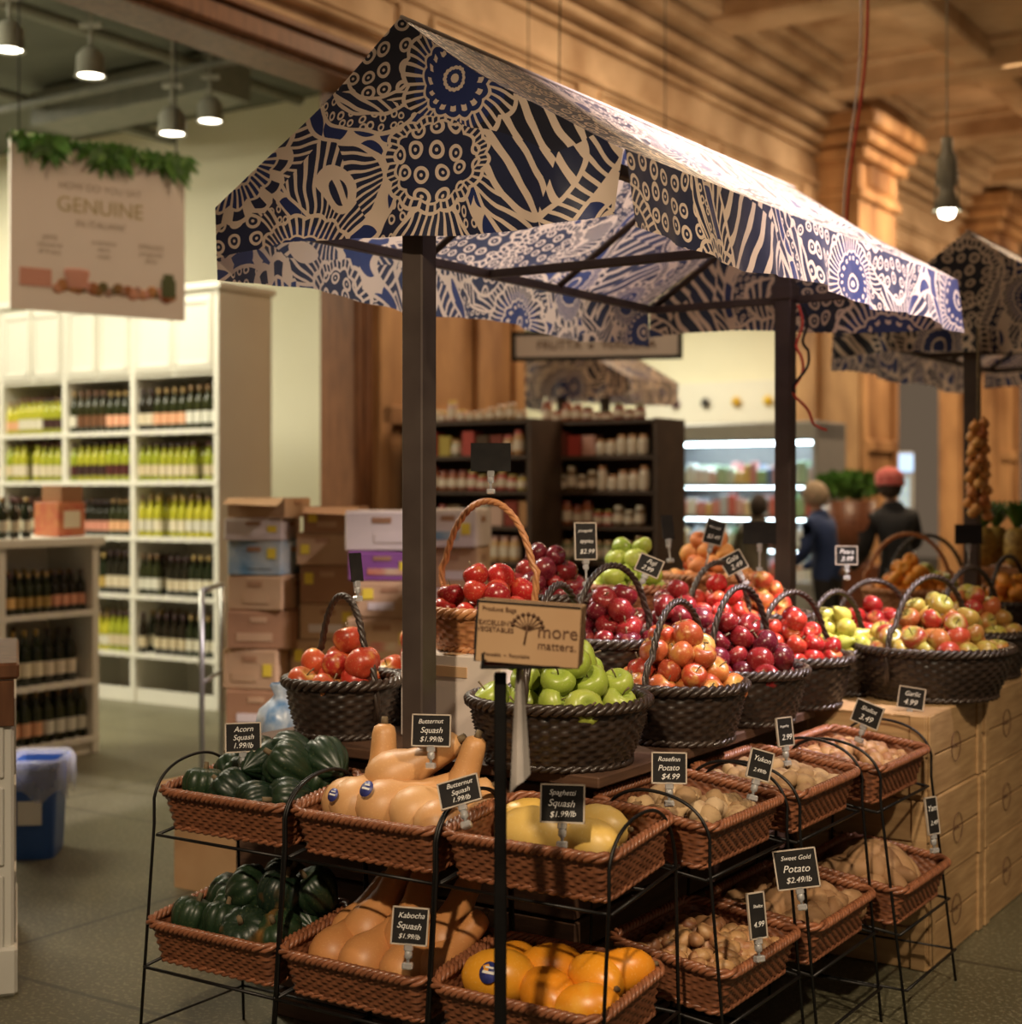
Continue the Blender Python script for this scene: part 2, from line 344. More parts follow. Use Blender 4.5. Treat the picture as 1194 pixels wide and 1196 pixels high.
# ---------------------------------------------------------------- canopy
def sheet(name,fn,nu,nv,mt,parent,uvf):
    vs=[];uv=[]
    for j in range(nv+1):
        for i in range(nu+1):
            u=i/nu;v=j/nv; p=fn(u,v); vs.append(p); uv.append(uvf(u,v,p))
    fs=[(j*(nu+1)+i,j*(nu+1)+i+1,(j+1)*(nu+1)+i+1,(j+1)*(nu+1)+i) for j in range(nv) for i in range(nu)]
    me=bpy.data.meshes.new(name); me.from_pydata(vs,[],fs); me.materials.append(mt)
    l=me.uv_layers.new(name='UVMap')
    for li,lp in enumerate(me.loops): l.data[li].uv=uv[lp.vertex_index]
    me.polygons.foreach_set('use_smooth',[True]*len(fs)); me.update()
    o=bpy.data.objects.new(name,me); COL.objects.link(o); o.parent=parent; return o
def canopy(M,L=2.65,hw=.67,seed=0.0,posts=True):
    E=empty('market_stall_canopy',M)
    ZE,ZB,ZA=2.37,2.185,2.80
    def roofz(s,t,side):
        return ZA+(ZE-ZA)*s-.018*math.sin(pi*s)*(1+.5*math.sin(t*9+seed))-.006*math.sin(t*21+s*6)*(1-abs(2*s-1)**2)
    for side,nm in((1,'roof_panel_right'),(-1,'roof_panel_left')):
        sheet(nm,lambda u,v,side=side:(side*hw*v*1.005,u*L,roofz(v,u*L,side)),60,16,FAB,E,lambda u,v,p,side=side:(u*L+seed+side*3.3,v*.8+seed*1.7+1))
        def val(u,v,side=side):
            t=u*L; rip=.012*v*math.sin(t*17+seed)+.008*v*math.sin(t*31+2)
            zb=ZB-.012+.012*math.sin(t*6+side)
            return (side*(hw+.004+.012*v)+rip,t+(.01 if u<.5 else -.01)*v,ZE+(zb-ZE)*v)
        sheet(nm.replace('roof_panel','valance'),val,90,6,FAB,E,lambda u,v,p,side=side:(u*L+seed+side*3.3,.8+v*.19+seed*1.7+1))
    for k,(y,nm) in enumerate(((0,'gable_front'),(L,'gable_rear'))):
        sg=-1 if k==0 else 1
        def gb(u,v,y=y,sg=sg,k=k):
            x=(2*u-1)*hw; zt=roofz(abs(2*u-1),y,1)
            if k==0: x=(2*u-1)*hw-(.03*u*(1-v))
            zb=ZB+.025+.025*math.sin(u*5+.6)+(.025*u if k==0 else 0)
            z=zb+(zt-zb)*v
            dn=max(0,(2.45-z))/.3
            rip=sg*(.006+.014*dn*math.sin(x*15+1)+.01*dn*math.sin(x*29))
            return (x,y+rip,z)
        sheet(nm,gb,70,22,FAB,E,lambda u,v,p,k=k:(p[0]+seed+5.13+k*2,p[2]+seed))
    q=Bld()
    q.tube([(0,i*L/40,roofz(0,i*L/40,1)+.003) for i in range(41)],.006,6)
    q.obj('ridge_seam',mat('seam_cream',(.6,.5,.42),(.5,.42,.36),.8),parent=E)
    q=Bld(); z=2.335; s=.03
    for x in(-hw+.05,hw-.05): q.box((x,L/2,z),(s,L-.1,s),bev=.003)
    for y in(.06,L/2,L-.06): q.box((0,y,z),(2*hw-.1,s,s),bev=.003)
    q.box((0,L/2,ZA-.05),(s,L-.1,s),bev=.003)
    for y in(.06,L*.36,L*.68,L-.06):
        for sd in(-1,1):
            q.tube([(0,y,ZA-.05),(sd*(hw-.05),y,z+.01)],.014,4)
    for y in(.08,L-.09):
        if posts: 
            q.box((0,y,1.3),(.068,.068,2.6),bev=.004); q.box((0,y,.008),(.2,.2,.016),bev=.003)
            q.box((0,y,2.36),(.09,.09,.06),bev=.004)
    q.obj('steel_frame',POST,parent=E)
    return E
canopy(SM.copy(),seed=.35)
canopy(SM@Matrix.Translation((.30,4.05,0)),seed=4.1)
canopy(TM(-4.15,7.55,.12),L=.9,seed=7.7)
# ---------------------------------------------------------------- basket weaving
def circ_path(r,n): return [(r*math.cos(2*pi*i/n),r*math.sin(2*pi*i/n),math.cos(2*pi*i/n),math.sin(2*pi*i/n)) for i in range(n)]
def rrect_path(w,d,c,n):
    per=2*(w-2*c)+2*(d-2*c)+2*pi*c; out=[]
    for i in range(n):
        s=per*i/n
        parts=[('l',w-2*c,(-w/2+c,-d/2),(1,0),(0,-1)),('a',pi*c/2,(w/2-c,-d/2+c),-pi/2),('l',d-2*c,(w/2,-d/2+c),(0,1),(1,0)),('a',pi*c/2,(w/2-c,d/2-c),0),
               ('l',w-2*c,(w/2-c,d/2),(-1,0),(0,1)),('a',pi*c/2,(-w/2+c,d/2-c),pi/2),('l',d-2*c,(-w/2,d/2-c),(0,-1),(-1,0)),('a',pi*c/2,(-w/2+c,-d/2+c),pi)]
        for p in parts:
            if s<=p[1]+1e-9:
                if p[0]=='l': out.append((p[2][0]+p[3][0]*s,p[2][1]+p[3][1]*s,p[4][0],p[4][1]))
                else:
                    a=p[3]+s/c; out.append((p[2][0]+c*math.cos(a),p[2][1]+c*math.sin(a),math.cos(a),math.sin(a)))
                break
            s-=p[1]
    return out
def weave(q,path,h,rows,flare,amp,fl=lambda t:t,mi=0):
    n=len(path); vs=[];rn=[];fs=[]
    nj=rows*2+1; rv=[[R.random() for _ in range(n//4+1)] for _ in range(rows+1)]
    for j in range(nj):
        t=j/(nj-1); row=j//2; mid=j%2
        for i,(x,y,nx,ny) in enumerate(path):
            off=flare*fl(t)+((amp*.5+amp*math.sin(pi*i/4+pi*row)) if mid else -amp*.3)
            vs.append((x+nx*off,y+ny*off,h*t)); rn.append(.25+.75*rv[row][i//4] if mid else .0)
    for j in range(nj-1):
        for i in range(n):
            k=(i+1)%n; fs.append((j*n+i,j*n+k,(j+1)*n+k,(j+1)*n+i))
    q.add(vs,fs,mi,rn)
    o=[(x,y,.004) for x,y,_,_ in path]; q.add(o,[tuple(range(n))],mi,.2,smooth=False)
def rope(q,pts,Rr,r,strands,turns,closed=True,mi=0,n=6,side=Vector((0,1,0))):
    P=[Vector(p) for p in pts]; L=len(P)
    for s in range(strands):
        out=[]
        for i,p in enumerate(P):
            t=(P[(i+1)%L]-P[i-1]) if closed else (P[min(i+1,L-1)]-P[max(i-1,0)])
            t.normalize(); 
            up=Vector((0,0,1)) if abs(t.z)<.95 else Vector((0,1,0))
            if not closed: up=side
            x=t.cross(up).normalized(); y=x.cross(t)
            a=2*pi*(s/strands+turns*i/L)
            out.append(p+(x*math.cos(a)+y*math.sin(a))*Rr)
        q.tube(out,r,n,closed,mi,rnd=.4+.5*R.random())
def apple_prof(r,nr=12):
    out=[]
    for i in range(nr+1):
        t=pi*i/nr; rad=r*math.sin(t)*(1.02+.13*math.cos(t))
        z=r*.92*math.cos(t)
        z-=.42*r*math.exp(-(rad/(.36*r))**2) if t<pi/2 else -.2*r*math.exp(-(rad/(.3*r))**2)
        out.append((max(rad,0) if 0<i<nr else 0,z))
    return out[::-1]
def add_apple(q,p,r,rnd,tilt=1.0):
    M=Matrix.Translation(p)@Euler((R.uniform(-tilt,tilt)+.25,R.uniform(-tilt,tilt),R.uniform(0,6))).to_matrix().to_4x4()
    ph=R.random()*6; e1=R.uniform(.01,.05)
    q.lathe(apple_prof(r),16,0,rnd,M,mod=lambda a,z:1+e1*math.cos(a*2+ph)+.025*math.cos(5*a)*(1 if z<0 else .4))
    q.tube([(0,0,r*.45),(r*.05,0,r*.85),(r*.18,0,r*1.18)],[r*.045,r*.045,r*.07],5,False,1,.5,M)
def add_pear(q,p,r,rnd):
    M=Matrix.Translation(p)@Euler((R.uniform(-1.4,1.4),R.uniform(-1.2,1.2),R.uniform(0,6))).to_matrix().to_4x4()
    pr=[(0,-.95),(.4,-.93),(.8,-.65),(.97,-.2),(.92,.2),(.7,.6),(.48,.95),(.36,1.25),(.2,1.45),(0,1.45)]
    q.lathe([(a*r,b_*r) for a,b_ in pr],14,0,rnd,M); q.tube([(0,0,r*1.4),(r*.1,0,r*1.8)],r*.06,5,False,1,.5,M)
def pile(q,rad,z0,r,layers,kind=add_apple):
    for k in range(layers):
        rr=rad*(1-.21*k) - (0 if k else .01); zz=z0+k*r*1.15
        if k==layers-1: rr=rad*.34
        sp=r*2.0; ox,oy=R.uniform(0,sp),R.uniform(0,sp)
        ny=int(rr/sp)+2
        for j in range(-ny-1,ny+2):
            for i in range(-ny-1,ny+2):
                x=(i+.5*(j%2))*sp+ox-sp/2; y=j*sp*.87+oy-sp/2
                if math.hypot(x,y)>rr: continue
                d=math.hypot(x,y)/max(rad,.01)
                kind(q,(x+R.uniform(-.14,.14)*r,y+R.uniform(-.14,.14)*r,zz-.3*r*d+R.uniform(-.22,.22)*r),r*R.uniform(.88,1.1),R.random())
YS=(.70,.46,.22)
G_APP=fruitmat('green_apple',[(.24,.33,.035),(.33,.41,.055),(.39,.45,.075),(.28,.38,.04)],(.44,.46,.12),.2,top=(.24,.33,.05),speck=(.6,.62,.3),rough=.33)
R_APP=fruitmat('red_apple',[(.42,.018,.016),(.26,.010,.014),(.46,.04,.022),(.33,.012,.012)],(.55,.20,.06),.1,top=(.52,.28,.07),speck=YS,td=.85,rough=.27)
D_APP=fruitmat('dark_red_apple',[(.08,.006,.014),(.15,.008,.014),(.24,.016,.016),(.10,.007,.018)],(.34,.06,.04),0.05,top=(.32,.13,.06),speck=(.5,.3,.2),td=.9,rough=.25)
O_APP=fruitmat('orange_red_apple',[(.46,.06,.02),(.32,.02,.015),(.54,.17,.04),(.28,.018,.015)],(.58,.32,.08),.35,top=(.55,.38,.09),speck=YS,td=.78,scale=24,rough=.32)
C_APP=fruitmat('crimson_apple',[(.46,.035,.02),(.34,.018,.015),(.54,.10,.03),(.40,.022,.016)],(.60,.30,.08),.4,top=(.58,.38,.09),speck=YS,td=.77,scale=22,rough=.32)
M_APP=fruitmat('mixed_apple',[(.34,.022,.02),(.44,.06,.025),(.42,.32,.06),(.30,.016,.015),(.36,.34,.06)],(.43,.40,.08),.3,scale=16,top=(.38,.40,.08),speck=YS,td=.68,rough=.32)
PEACH=fruitmat('peach',[(.66,.24,.06),(.52,.08,.03),(.70,.34,.09),(.46,.05,.025)],(.74,.40,.11),.4,rough=.55,speck=YS)
PEARM=fruitmat('pear_skin',[(.42,.40,.06),(.50,.46,.09),(.36,.40,.06)],(.5,.36,.08),.2,speck=(.3,.25,.08))
ORNG=fruitmat('orange_peel',[(.74,.25,.02),(.80,.33,.03),(.70,.20,.02)],None,0,rough=.45)
def basket(name,M,r,h,wick,fruit,fr,layers=4,handle=.4,hrot=0,kind=add_apple,hw=1.0,rowh=.0135):
    E=empty(name,M); q=Bld()
    n=int(2*pi*r/.026/2)*2*4; rb=r*.80
    weave(q,circ_path(rb,n),h,max(6,int(h/rowh)),r-rb,.005,fl=lambda t:math.sin(t*pi/2))
    rp=[((r+.004)*math.cos(2*pi*i/120),(r+.004)*math.sin(2*pi*i/120),h) for i in range(120)]
    rope(q,rp,.010,.0085,3,int(2*pi*r/.075))
    rb2=[((rb+.004)*math.cos(2*pi*i/90),(rb+.004)*math.sin(2*pi*i/90),.008) for i in range(90)]
    rope(q,rb2,.006,.007,2,int(2*pi*r/.06))
    q.obj('woven_body',wick,parent=E)
    if handle:
        q=Bld(); ch,sh=math.cos(hrot),math.sin(hrot)
        pts=[]
        for i in range(49):
            a=pi*i/48; xx=r*hw*math.cos(a)
            if abs(math.cos(a))>.9: xx=math.copysign(r*(hw+(1-hw)*(abs(math.cos(a))-.9)*10),xx)
            zz=h*.5+(handle-h*.5)*(math.sin(a)**.8)
            if i in(0,48): zz=h*.35
            pts.append((xx*ch,xx*sh,zz))
        rope(q,pts,.0055,.0062,3,9,closed=False,side=Vector((-sh,ch,0)))
        q.obj('handle',wick,parent=E)
    q=Bld(); q.lathe([(0,h*.86),(r*.7,h*.84),(r*.96,h*.9)],24); q.obj('liner',BURL,parent=E)
    q=Bld(); pile(q,r-fr*.6,h+fr*.15,fr,layers,kind)
    q.obj('fruit',[fruit,STEM],parent=E)
    return E
q=Bld()
q.box((-.08,.86,.815),(1.2,1.44,.03),bev=.004); q.box((-.14,2.14,.815),(1.08,1.10,.03),bev=.004)
q.box((-.12,1.44,.40),(1.0,2.44,.80),bev=.004)
for k in range(9): q.box((-.10,.205,.04+k*.088),(1.04,.03,.078),bev=.003)
for k in range(9): q.box((.395,.9,.04+k*.088),(.03,1.4,.078),bev=.003)
q.obj('display_platform',DWOOD,M=SM)
q=Bld(); q.box((.11,1.66,.895),(.34,1.86,.13),bev=.004); q.box((-.26,1.66,.95),(.38,1.86,.24),bev=.004)
for k in range(5): q.box((.285,.75+.2+k*.38,.895),(.01,.34,.10),bev=.002)
q.obj('display_riser',DWOOD,M=SM)
Z0=.832
basket('apple_basket',TM(.31,.29,Z0),.235,.165,DWICK,G_APP,.047,4,.47,hrot=1.72,hw=.85)
basket('apple_basket',TM(.42,.78,Z0),.19,.16,DWICK,O_APP,.040,4,.40,hrot=1.5,hw=.85)
basket('apple_basket',TM(.42,1.21,Z0),.20,.16,DWICK,D_APP,.040,4,.42,hrot=1.4,hw=.85)
basket('apple_basket',TM(.42,1.63,Z0),.19,.16,DWICK,R_APP,.038,4,.38,hrot=1.3)
basket('pear_basket',TM(.42,2.03,Z0),.17,.15,DWICK,PEARM,.034,4,.36,hrot=1.3,kind=add_pear)
basket('apple_basket',TM(.42,2.42,Z0),.18,.15,DWICK,R_APP,.037,4,.38,hrot=.9)
basket('apple_basket',TM(.74,2.12,Z0),.27,.17,DWICK,M_APP,.041,4,.42,hrot=1.3,hw=.9)
basket('apple_basket',TM(.68,2.80,Z0),.22,.17,DWICK,M_APP,.040,4,.42,hrot=1.3)
basket('apple_basket',TM(-.455,.31,Z0),.165,.16,DWICK,C_APP,.045,3,.41,hrot=2.9,hw=.72)
basket('apple_basket',TM(-.42,.66,Z0),.15,.16,DWICK,C_APP,.043,4,0)
basket('apple_basket',TM(.12,.92,.963),.165,.13,DWICK,D_APP,.039,4,.36,hrot=1.3)
basket('apple_basket',TM(.12,1.30,.963),.165,.13,DWICK,D_APP,.038,4,.0)
basket('apple_basket',TM(.12,1.68,.963),.165,.13,DWICK,R_APP,.037,4,.34,hrot=1.3)
basket('orange_basket',TM(.12,2.06,.963),.165,.13,DWICK,O_APP,.037,4,0)
basket('apple_basket',TM(-.25,1.12,1.073),.17,.13,DWICK,D_APP,.038,4,0)
basket('apple_basket',TM(-.25,1.70,1.073),.18,.13,WICK,G_APP,.040,4,0)
basket('peach_basket',TM(-.22,2.32,1.073),.19,.14,WICK2,PEACH,.040,4,.0)
basket('apple_basket',TM(-.11,.57,1.083),.178,.115,WICK2,R_APP,.042,3,.44,hrot=-.1,rowh=.012,hw=1.06)
q=Bld(); q.box((0,0,.124),(.36,.34,.248),bev=.004); q.box((0,-.172,.2),(.12,.004,.03),1); q.box((0,0,.249),(.05,.34,.002),1)
q.obj('white_carton',[WCARD,CARD],M=TM(-.11,.545,.833))
# ---------------------------------------------------------------- produce for trays
BUT=fruitmat('butternut_skin',[(.56,.29,.115),(.62,.35,.15),(.51,.25,.09),(.58,.31,.125)],(.68,.42,.20),.35,rough=.45,scale=7,speck=(.75,.5,.22))
BUT2=fruitmat('butternut_skin_orange',[(.52,.22,.07),(.57,.26,.09),(.46,.18,.055)],(.62,.32,.12),.35,rough=.45,scale=7,speck=(.7,.42,.16))
ACN=fruitmat('acorn_skin',[(.007,.018,.010),(.011,.028,.012),(.018,.038,.014)],(.03,.055,.02),.05,rough=.38,scale=10,speck=(.14,.16,.06))
ACN2=fruitmat('acorn_skin_spotted',[(.007,.018,.010),(.012,.028,.012),(.018,.040,.016)],(.46,.17,.03),.12,rough=.4,scale=6,speck=(.14,.16,.06))
SPG=fruitmat('spaghetti_squash_skin',[(.70,.46,.11),(.74,.51,.15),(.66,.41,.08)],(.78,.58,.26),.3,rough=.4,scale=6,speck=(.8,.65,.35))
GLD=fruitmat('golden_squash_skin',[(.80,.34,.02),(.75,.26,.015),(.83,.40,.03)],(.86,.48,.06),.2,rough=.35,scale=6,speck=(.9,.6,.2))
TAN=fruitmat('root_skin',[(.30,.18,.08),(.42,.28,.14),(.25,.14,.06),(.50,.36,.21)],(.22,.11,.05),.1,rough=.75,scale=30)
SHAL=fruitmat('shallot_skin',[(.32,.14,.06),(.42,.24,.10),(.24,.09,.04)],(.46,.29,.14),.2,rough=.5,scale=30)
POT=fruitmat('potato_skin',[(.26,.14,.06),(.34,.19,.085),(.20,.10,.04)],(.40,.24,.12),.2,rough=.75,scale=25)
LBL=mat('sticker_blue',(.02,.03,.16),(.05,.06,.25),.4,scale=60)
def but_prof(s):
    pts=[(0,-.125),(.03,-.124),(.058,-.108),(.073,-.08),(.078,-.05),(.070,-.015),(.053,.02),(.042,.06),(.039,.10),(.037,.135),(.031,.155),(.018,.163),(0,.163)]
    return [(a*s,c*s) for a,c in pts]
def squash(q,kind,p,s,yaw,pitch,rnd,roll=0):
    M=Matrix.Translation(p)@Matrix.Rotation(yaw,4,'Z')@Matrix.Rotation(pitch,4,'Y')@Matrix.Rotation(roll,4,'Z')
    if kind=='but':
        bd=R.uniform(-.7,.7)
        q.lathe(but_prof(s),20,0,rnd,M,bend=lambda v:(v[0]+bd*max(0,v[2]-.0)**2/s,v[1],v[2]))
        q.tube([(bd*.16*.16*s,0,.158*s),(bd*.19**2*s,.0,.185*s)],[.013*s,.010*s],6,False,1,.3,M)
    elif kind=='acorn':
        r=.064*s; pr=[(0,-1.12),(.08,-1.05),(.30,-.88),(.62,-.58),(.86,-.2),(.98,.18),(.98,.45),(.84,.74),(.55,.9),(.25,.86),(0,.76)]
        q.lathe([(a*r,c*r*1.12) for a,c in pr],60,0,rnd,M,mod=lambda a,z:1+.12*abs(math.cos(5*a))**.6-.08)
        q.tube([(0,0,r*.8),(0,.003,r*1.3)],[r*.14,r*.1],6,False,1,.4,M)
    elif kind=='spag':
        r=.068*s; pr=[(0,-1.42),(.3,-1.36),(.65,-1.1),(.9,-.6),(1,0),(.93,.55),(.72,1.0),(.4,1.32),(.15,1.44),(0,1.44)]
        q.lathe([(a*r,c*r) for a,c in pr],24,0,rnd,M,mod=lambda a,z:1+.012*math.cos(10*a))
        q.tube([(0,0,r*1.42),(0,0,r*1.62)],[r*.13,r*.1],6,False,1,.4,M)
    elif kind=='lump':
        r=.024*s; a1,a2=R.random()*6,R.random()*6
        q.lathe([(math.sin(pi*i/7)*r,-math.cos(pi*i/7)*r*1.25) for i in range(8)],9,0,rnd,M,mod=lambda a,z:1+.14*math.cos(2*a+a1+z*40)+.08*math.cos(3*a+a2))
    elif kind=='garlic':
        r=.026*s; pr=[(0,-.8),(.5,-.78),(.95,-.35),(1,.05),(.7,.5),(.28,.85),(.14,1.3),(.1,1.6),(0,1.6)]
        q.lathe([(a*r,c*r) for a,c in pr],14,0,rnd,M,mod=lambda a,z:1+.07*abs(math.cos(4*a)))
    elif kind=='yam':
        r=.034*s; a1=R.random()*6
        q.lathe([(max(0,math.sin(pi*i/9))**.8*r if 0<i<9 else 0,-math.cos(pi*i/9)*r*2.4) for i in range(10)],12,0,rnd,M,mod=lambda a,z:1+.09*math.cos(2*a+a1+z*12),bend=lambda v:(v[0]+3*v[2]**2,v[1],v[2]))
TW,TD,TH=.465,.34,.112
def tray(M,content,tilt=.12,fr=.0):
    E=empty('wicker_tray_basket',M@Matrix.Rotation(tilt,4,'X')@Matrix.Translation((0,TD/2,0)))
    q=Bld(); n=int(2*(TW+TD)/.0205/2)*2*4
    weave(q,rrect_path(TW-.05,TD-.05,.025,n),TH,11,.022,.0036)
    rp=[(x+nx*.024,y+ny*.024,TH) for x,y,nx,ny in rrect_path(TW-.05,TD-.05,.025,220)]
    rope(q,rp,.0075,.0068,3,26)
    rp=[(x,y,.006) for x,y,nx,ny in rrect_path(TW-.05,TD-.05,.025,160)]
    rope(q,rp,.004,.005,2,24)
    q.obj('woven_body',WICK,parent=E)
    q=Bld(); q.box((0,0,TH*.3),(TW-.06,TD-.06,.012)); q.obj('liner',BURL,parent=E)
    q=Bld(); m=content(q); q.obj('produce',[m,STEM,LBL,CHALK],parent=E)
    return E
def sticker(q,p,yaw,pitch,r=.018):
    M=Matrix.Translation(p)@Matrix.Rotation(yaw,4,'Z')@Matrix.Rotation(pitch,4,'X')
    q.lathe([(0,.0),(r,-.001),(r,-.003)],18,2,.3,M)
    q.box((0,0,.0006),(r*1.3,r*.25,.0005),3,M=M); q.box((0,r*.45,.0006),(r*.9,r*.18,.0005),3,M=M)
def c_acorn(mm,extra=True):
    def f(q):
        P=[(-.15,-.07),(-.04,-.06),(.07,-.08),(.16,-.05),(-.1,.05),(.02,.06),(.13,.07),(-.17,.09)]
        for i,(x,y) in enumerate(P): squash(q,'acorn',(x,y,.085+.008*R.random()),R.uniform(.95,1.1),R.random()*6,R.uniform(.2,1.6),R.random())
        for x,y in((-.03,.03),(.1,.02),(.04,.10),(.17,.09)): squash(q,'acorn',(x,y,.16),R.uniform(1.0,1.1),R.random()*6,R.uniform(.3,1.6),R.random())
        return mm
    return f
def c_but_top(q):
    L=[(-.10,.03,.10,1.0,.9,1.35),(.0,.02,.105,1.0,.7,1.35),(.10,.02,.10,.95,.8,1.4),(.17,-.0,.09,.85,1.2,1.4),
       (-.13,.10,.13,.9,1.8,.25),(.12,.11,.13,.85,.8,.35),(-.03,.09,.17,.95,.5,1.15),(-.17,.04,.10,.85,1.5,1.4)]
    for x,y,z,s,yw,pt in L: squash(q,'but',(x,y,z),s,yw,pt,R.random())
    sticker(q,(-.045,-.075,.165),-.2,.9,.022); sticker(q,(-.15,-.085,.14),-.2,1.0,.018)
    return BUT
def c_but_low(q):
    L=[(-.15,.01,.085,.92,1.6,1.2),(-.03,.0,.09,.95,1.4,1.15),(.09,.0,.088,.9,1.5,1.15),(.17,.03,.095,.82,1.2,1.0),(-.10,.09,.135,.95,1.4,.8),(.03,.08,.15,.95,1.9,.8),(-.17,.11,.11,.85,1.3,.8),(.13,.10,.14,.9,1.6,.8)]
    for x,y,z,s,yw,pt in L: squash(q,'but',(x,y,z),s,yw,pt,R.random())
    return BUT2
def c_spag(q):
    for x,y,z,s,yw in((-.07,-.01,.085,1.0,.15),(.09,.0,.08,.85,-.3),(-.15,.09,.075,.85,.6),(.05,.09,.08,.9,.1)): squash(q,'spag',(x,y,z),s,yw,1.5,R.random())
    return SPG
def c_gold(q):
    for x,y,z,s,yw in((-.12,-.03,.10,1.0,.15),(.03,-.045,.085,.95,2.6),(.14,-.06,.085,.85,.4),(.11,.04,.11,.9,-.5),(-.03,.06,.10,.9,.4),(.16,.08,.12,.8,.8),(-.16,.08,.08,.8,1.2)): squash(q,'spag',(x,y,z),s,yw,1.5,R.random())
    sticker(q,(-.11,-.087,.135),0,.95,.026)
    return GLD
def c_small(kind,mm,s,n,hz=.06):
    def f(q):
        for i in range(n):
            x=R.uniform(-.19,.19);y=R.uniform(-.125,.125)
            if kind=='yam': x*=.82;y*=.7
            z=TH*.5+.012+hz*(1-abs(x)/.24)*(1-abs(y)/.2)*R.random()**.5
            squash(q,kind,(x,y,z),s*R.uniform(.8,1.2),R.random()*6,R.uniform(.8,2.2) if kind!='yam' else R.uniform(1.3,1.8),R.random())
        return mm
    return f
def arc(p0,p1,p2,n=14):
    p0,p1,p2=map(Vector,(p0,p1,p2)); return [p0*(1-t)**2+p1*2*t*(1-t)+p2*t*t for t in (i/n for i in range(n+1))]
def rack(M,top,low,zt=.62,zl=.27,push=.05):
    q=Bld(); r=.0045; w=TW/2+.004
    for s in(-1,1):
        x=s*w
        q.tube([(x,-push-.03,0),(x,-.022,zt+.02),(x,-.022,zt+.09)]+arc((x,-.022,zt+.09),(x,.0,zt+.18),(x,.13,zt+.19))[1:]+arc((x,.13,zt+.19),(x,.27,zt+.2),(x,.30,zt+.05))[1:]+[(x,.33,0)],r,6)
        q.tube([(x,-.012,zt-.012),(x,.32,zt+.03)],r,6); q.tube([(x,-push-.01,zl-.012),(x,.32,zl+.03)],r,6)
        q.tube([(x,-push-.03,.1),(x,.33,.1)],r*.8,6)
    for y,z in((-.012,zt-.012),(.15,zt+.008),(.31,zt+.028),(-push-.01,zl-.012),(.15,zl+.008),(.31,zl+.028),(-push-.03,.1),(.33,.1)):
        q.tube([(-w,y,z),(w,y,z)],r,6)
    q.obj('wire_display_rack',BLK,M=M)
    tray(M@Matrix.Translation((0,-.008,zt)),top); tray(M@Matrix.Translation((0,-push-.005,zl)),low)
FA=-.22
rack(TM(-.43,FA),c_acorn(ACN),c_acorn(ACN2))
rack(TM(.05,FA),c_but_top,c_but_low)
rack(TM(.53,FA),c_spag,c_gold)
rr=pi/2
rack(TM(.80,.39,0,rr),c_small('garlic',TAN,1.15,60,.05),c_small('lump',SHAL,.9,150,.07))
rack(TM(.83,.88,0,rr),c_small('lump',TAN,1.0,150,.07),c_small('lump',POT,1.6,70,.09))
rack(TM(.88,1.37,0,rr),c_small('lump',SHAL,.95,150,.06),c_small('yam',POT,1.1,40,.10),push=.07)
# ---------------------------------------------------------------- wooden crates
CW,CD,CH=.46,.60,.2745
INKM=mat('burnt_ink',(.10,.045,.02),(.16,.08,.04),.8,scale=60)
for ia in range(3):
    for iz in range(3):
        E=empty('wooden_crate',TM(.88-CW/2+R.uniform(-.004,.004),1.64+CD/2+ia*(CD+.015),iz*(CH+.0015)))
        q=Bld()
        q.box((0,0,CH/2),(CW-.02,CD-.02,CH-.02))
        for k in range(2):
            z=CH*(.25+.5*k)
            for s in(-1,1):
                q.box((0,s*(CD/2-.006),z),(CW,.012,CH/2-.006),bev=.002); q.box((s*(CW/2-.006),0,z),(.012,CD-.024,CH/2-.006),bev=.002)
        for sx in(-1,1):
            for sy in(-1,1): q.box((sx*(CW/2-.03),sy*(CD/2+.003),CH/2),(.05,.007,CH-.004),bev=.002)
            for sy in(-1,1): q.box((sx*(CW/2+.004),sy*(CD/2-.03),CH/2),(.009,.05,CH-.004),bev=.002)
        for k in range(4): q.box((-CW/2+CW*(k+.5)/4,0,CH-.006),(CW/4-.005,CD,.012),bev=.002)
        q.obj('boards',PLY,parent=E)
        q=Bld(); 
        q.tube([(0.004+CW/2,.05*math.cos(t*pi/12),CH/2+.05*math.sin(t*pi/12)) for t in range(24)],.0015,4,True); 
        q.obj('stamp_ring',INKM,parent=E)
        if ia==0: text('EATALY',.062,INKM,E,Matrix.Translation((0,-CD/2-.0125,CH*.45))@FACE)
        text('EATALY',.022,INKM,E,Matrix.Translation((CW/2+.001,0,CH*.5))@Matrix.Rotation(pi/2,4,'Z')@FACE)
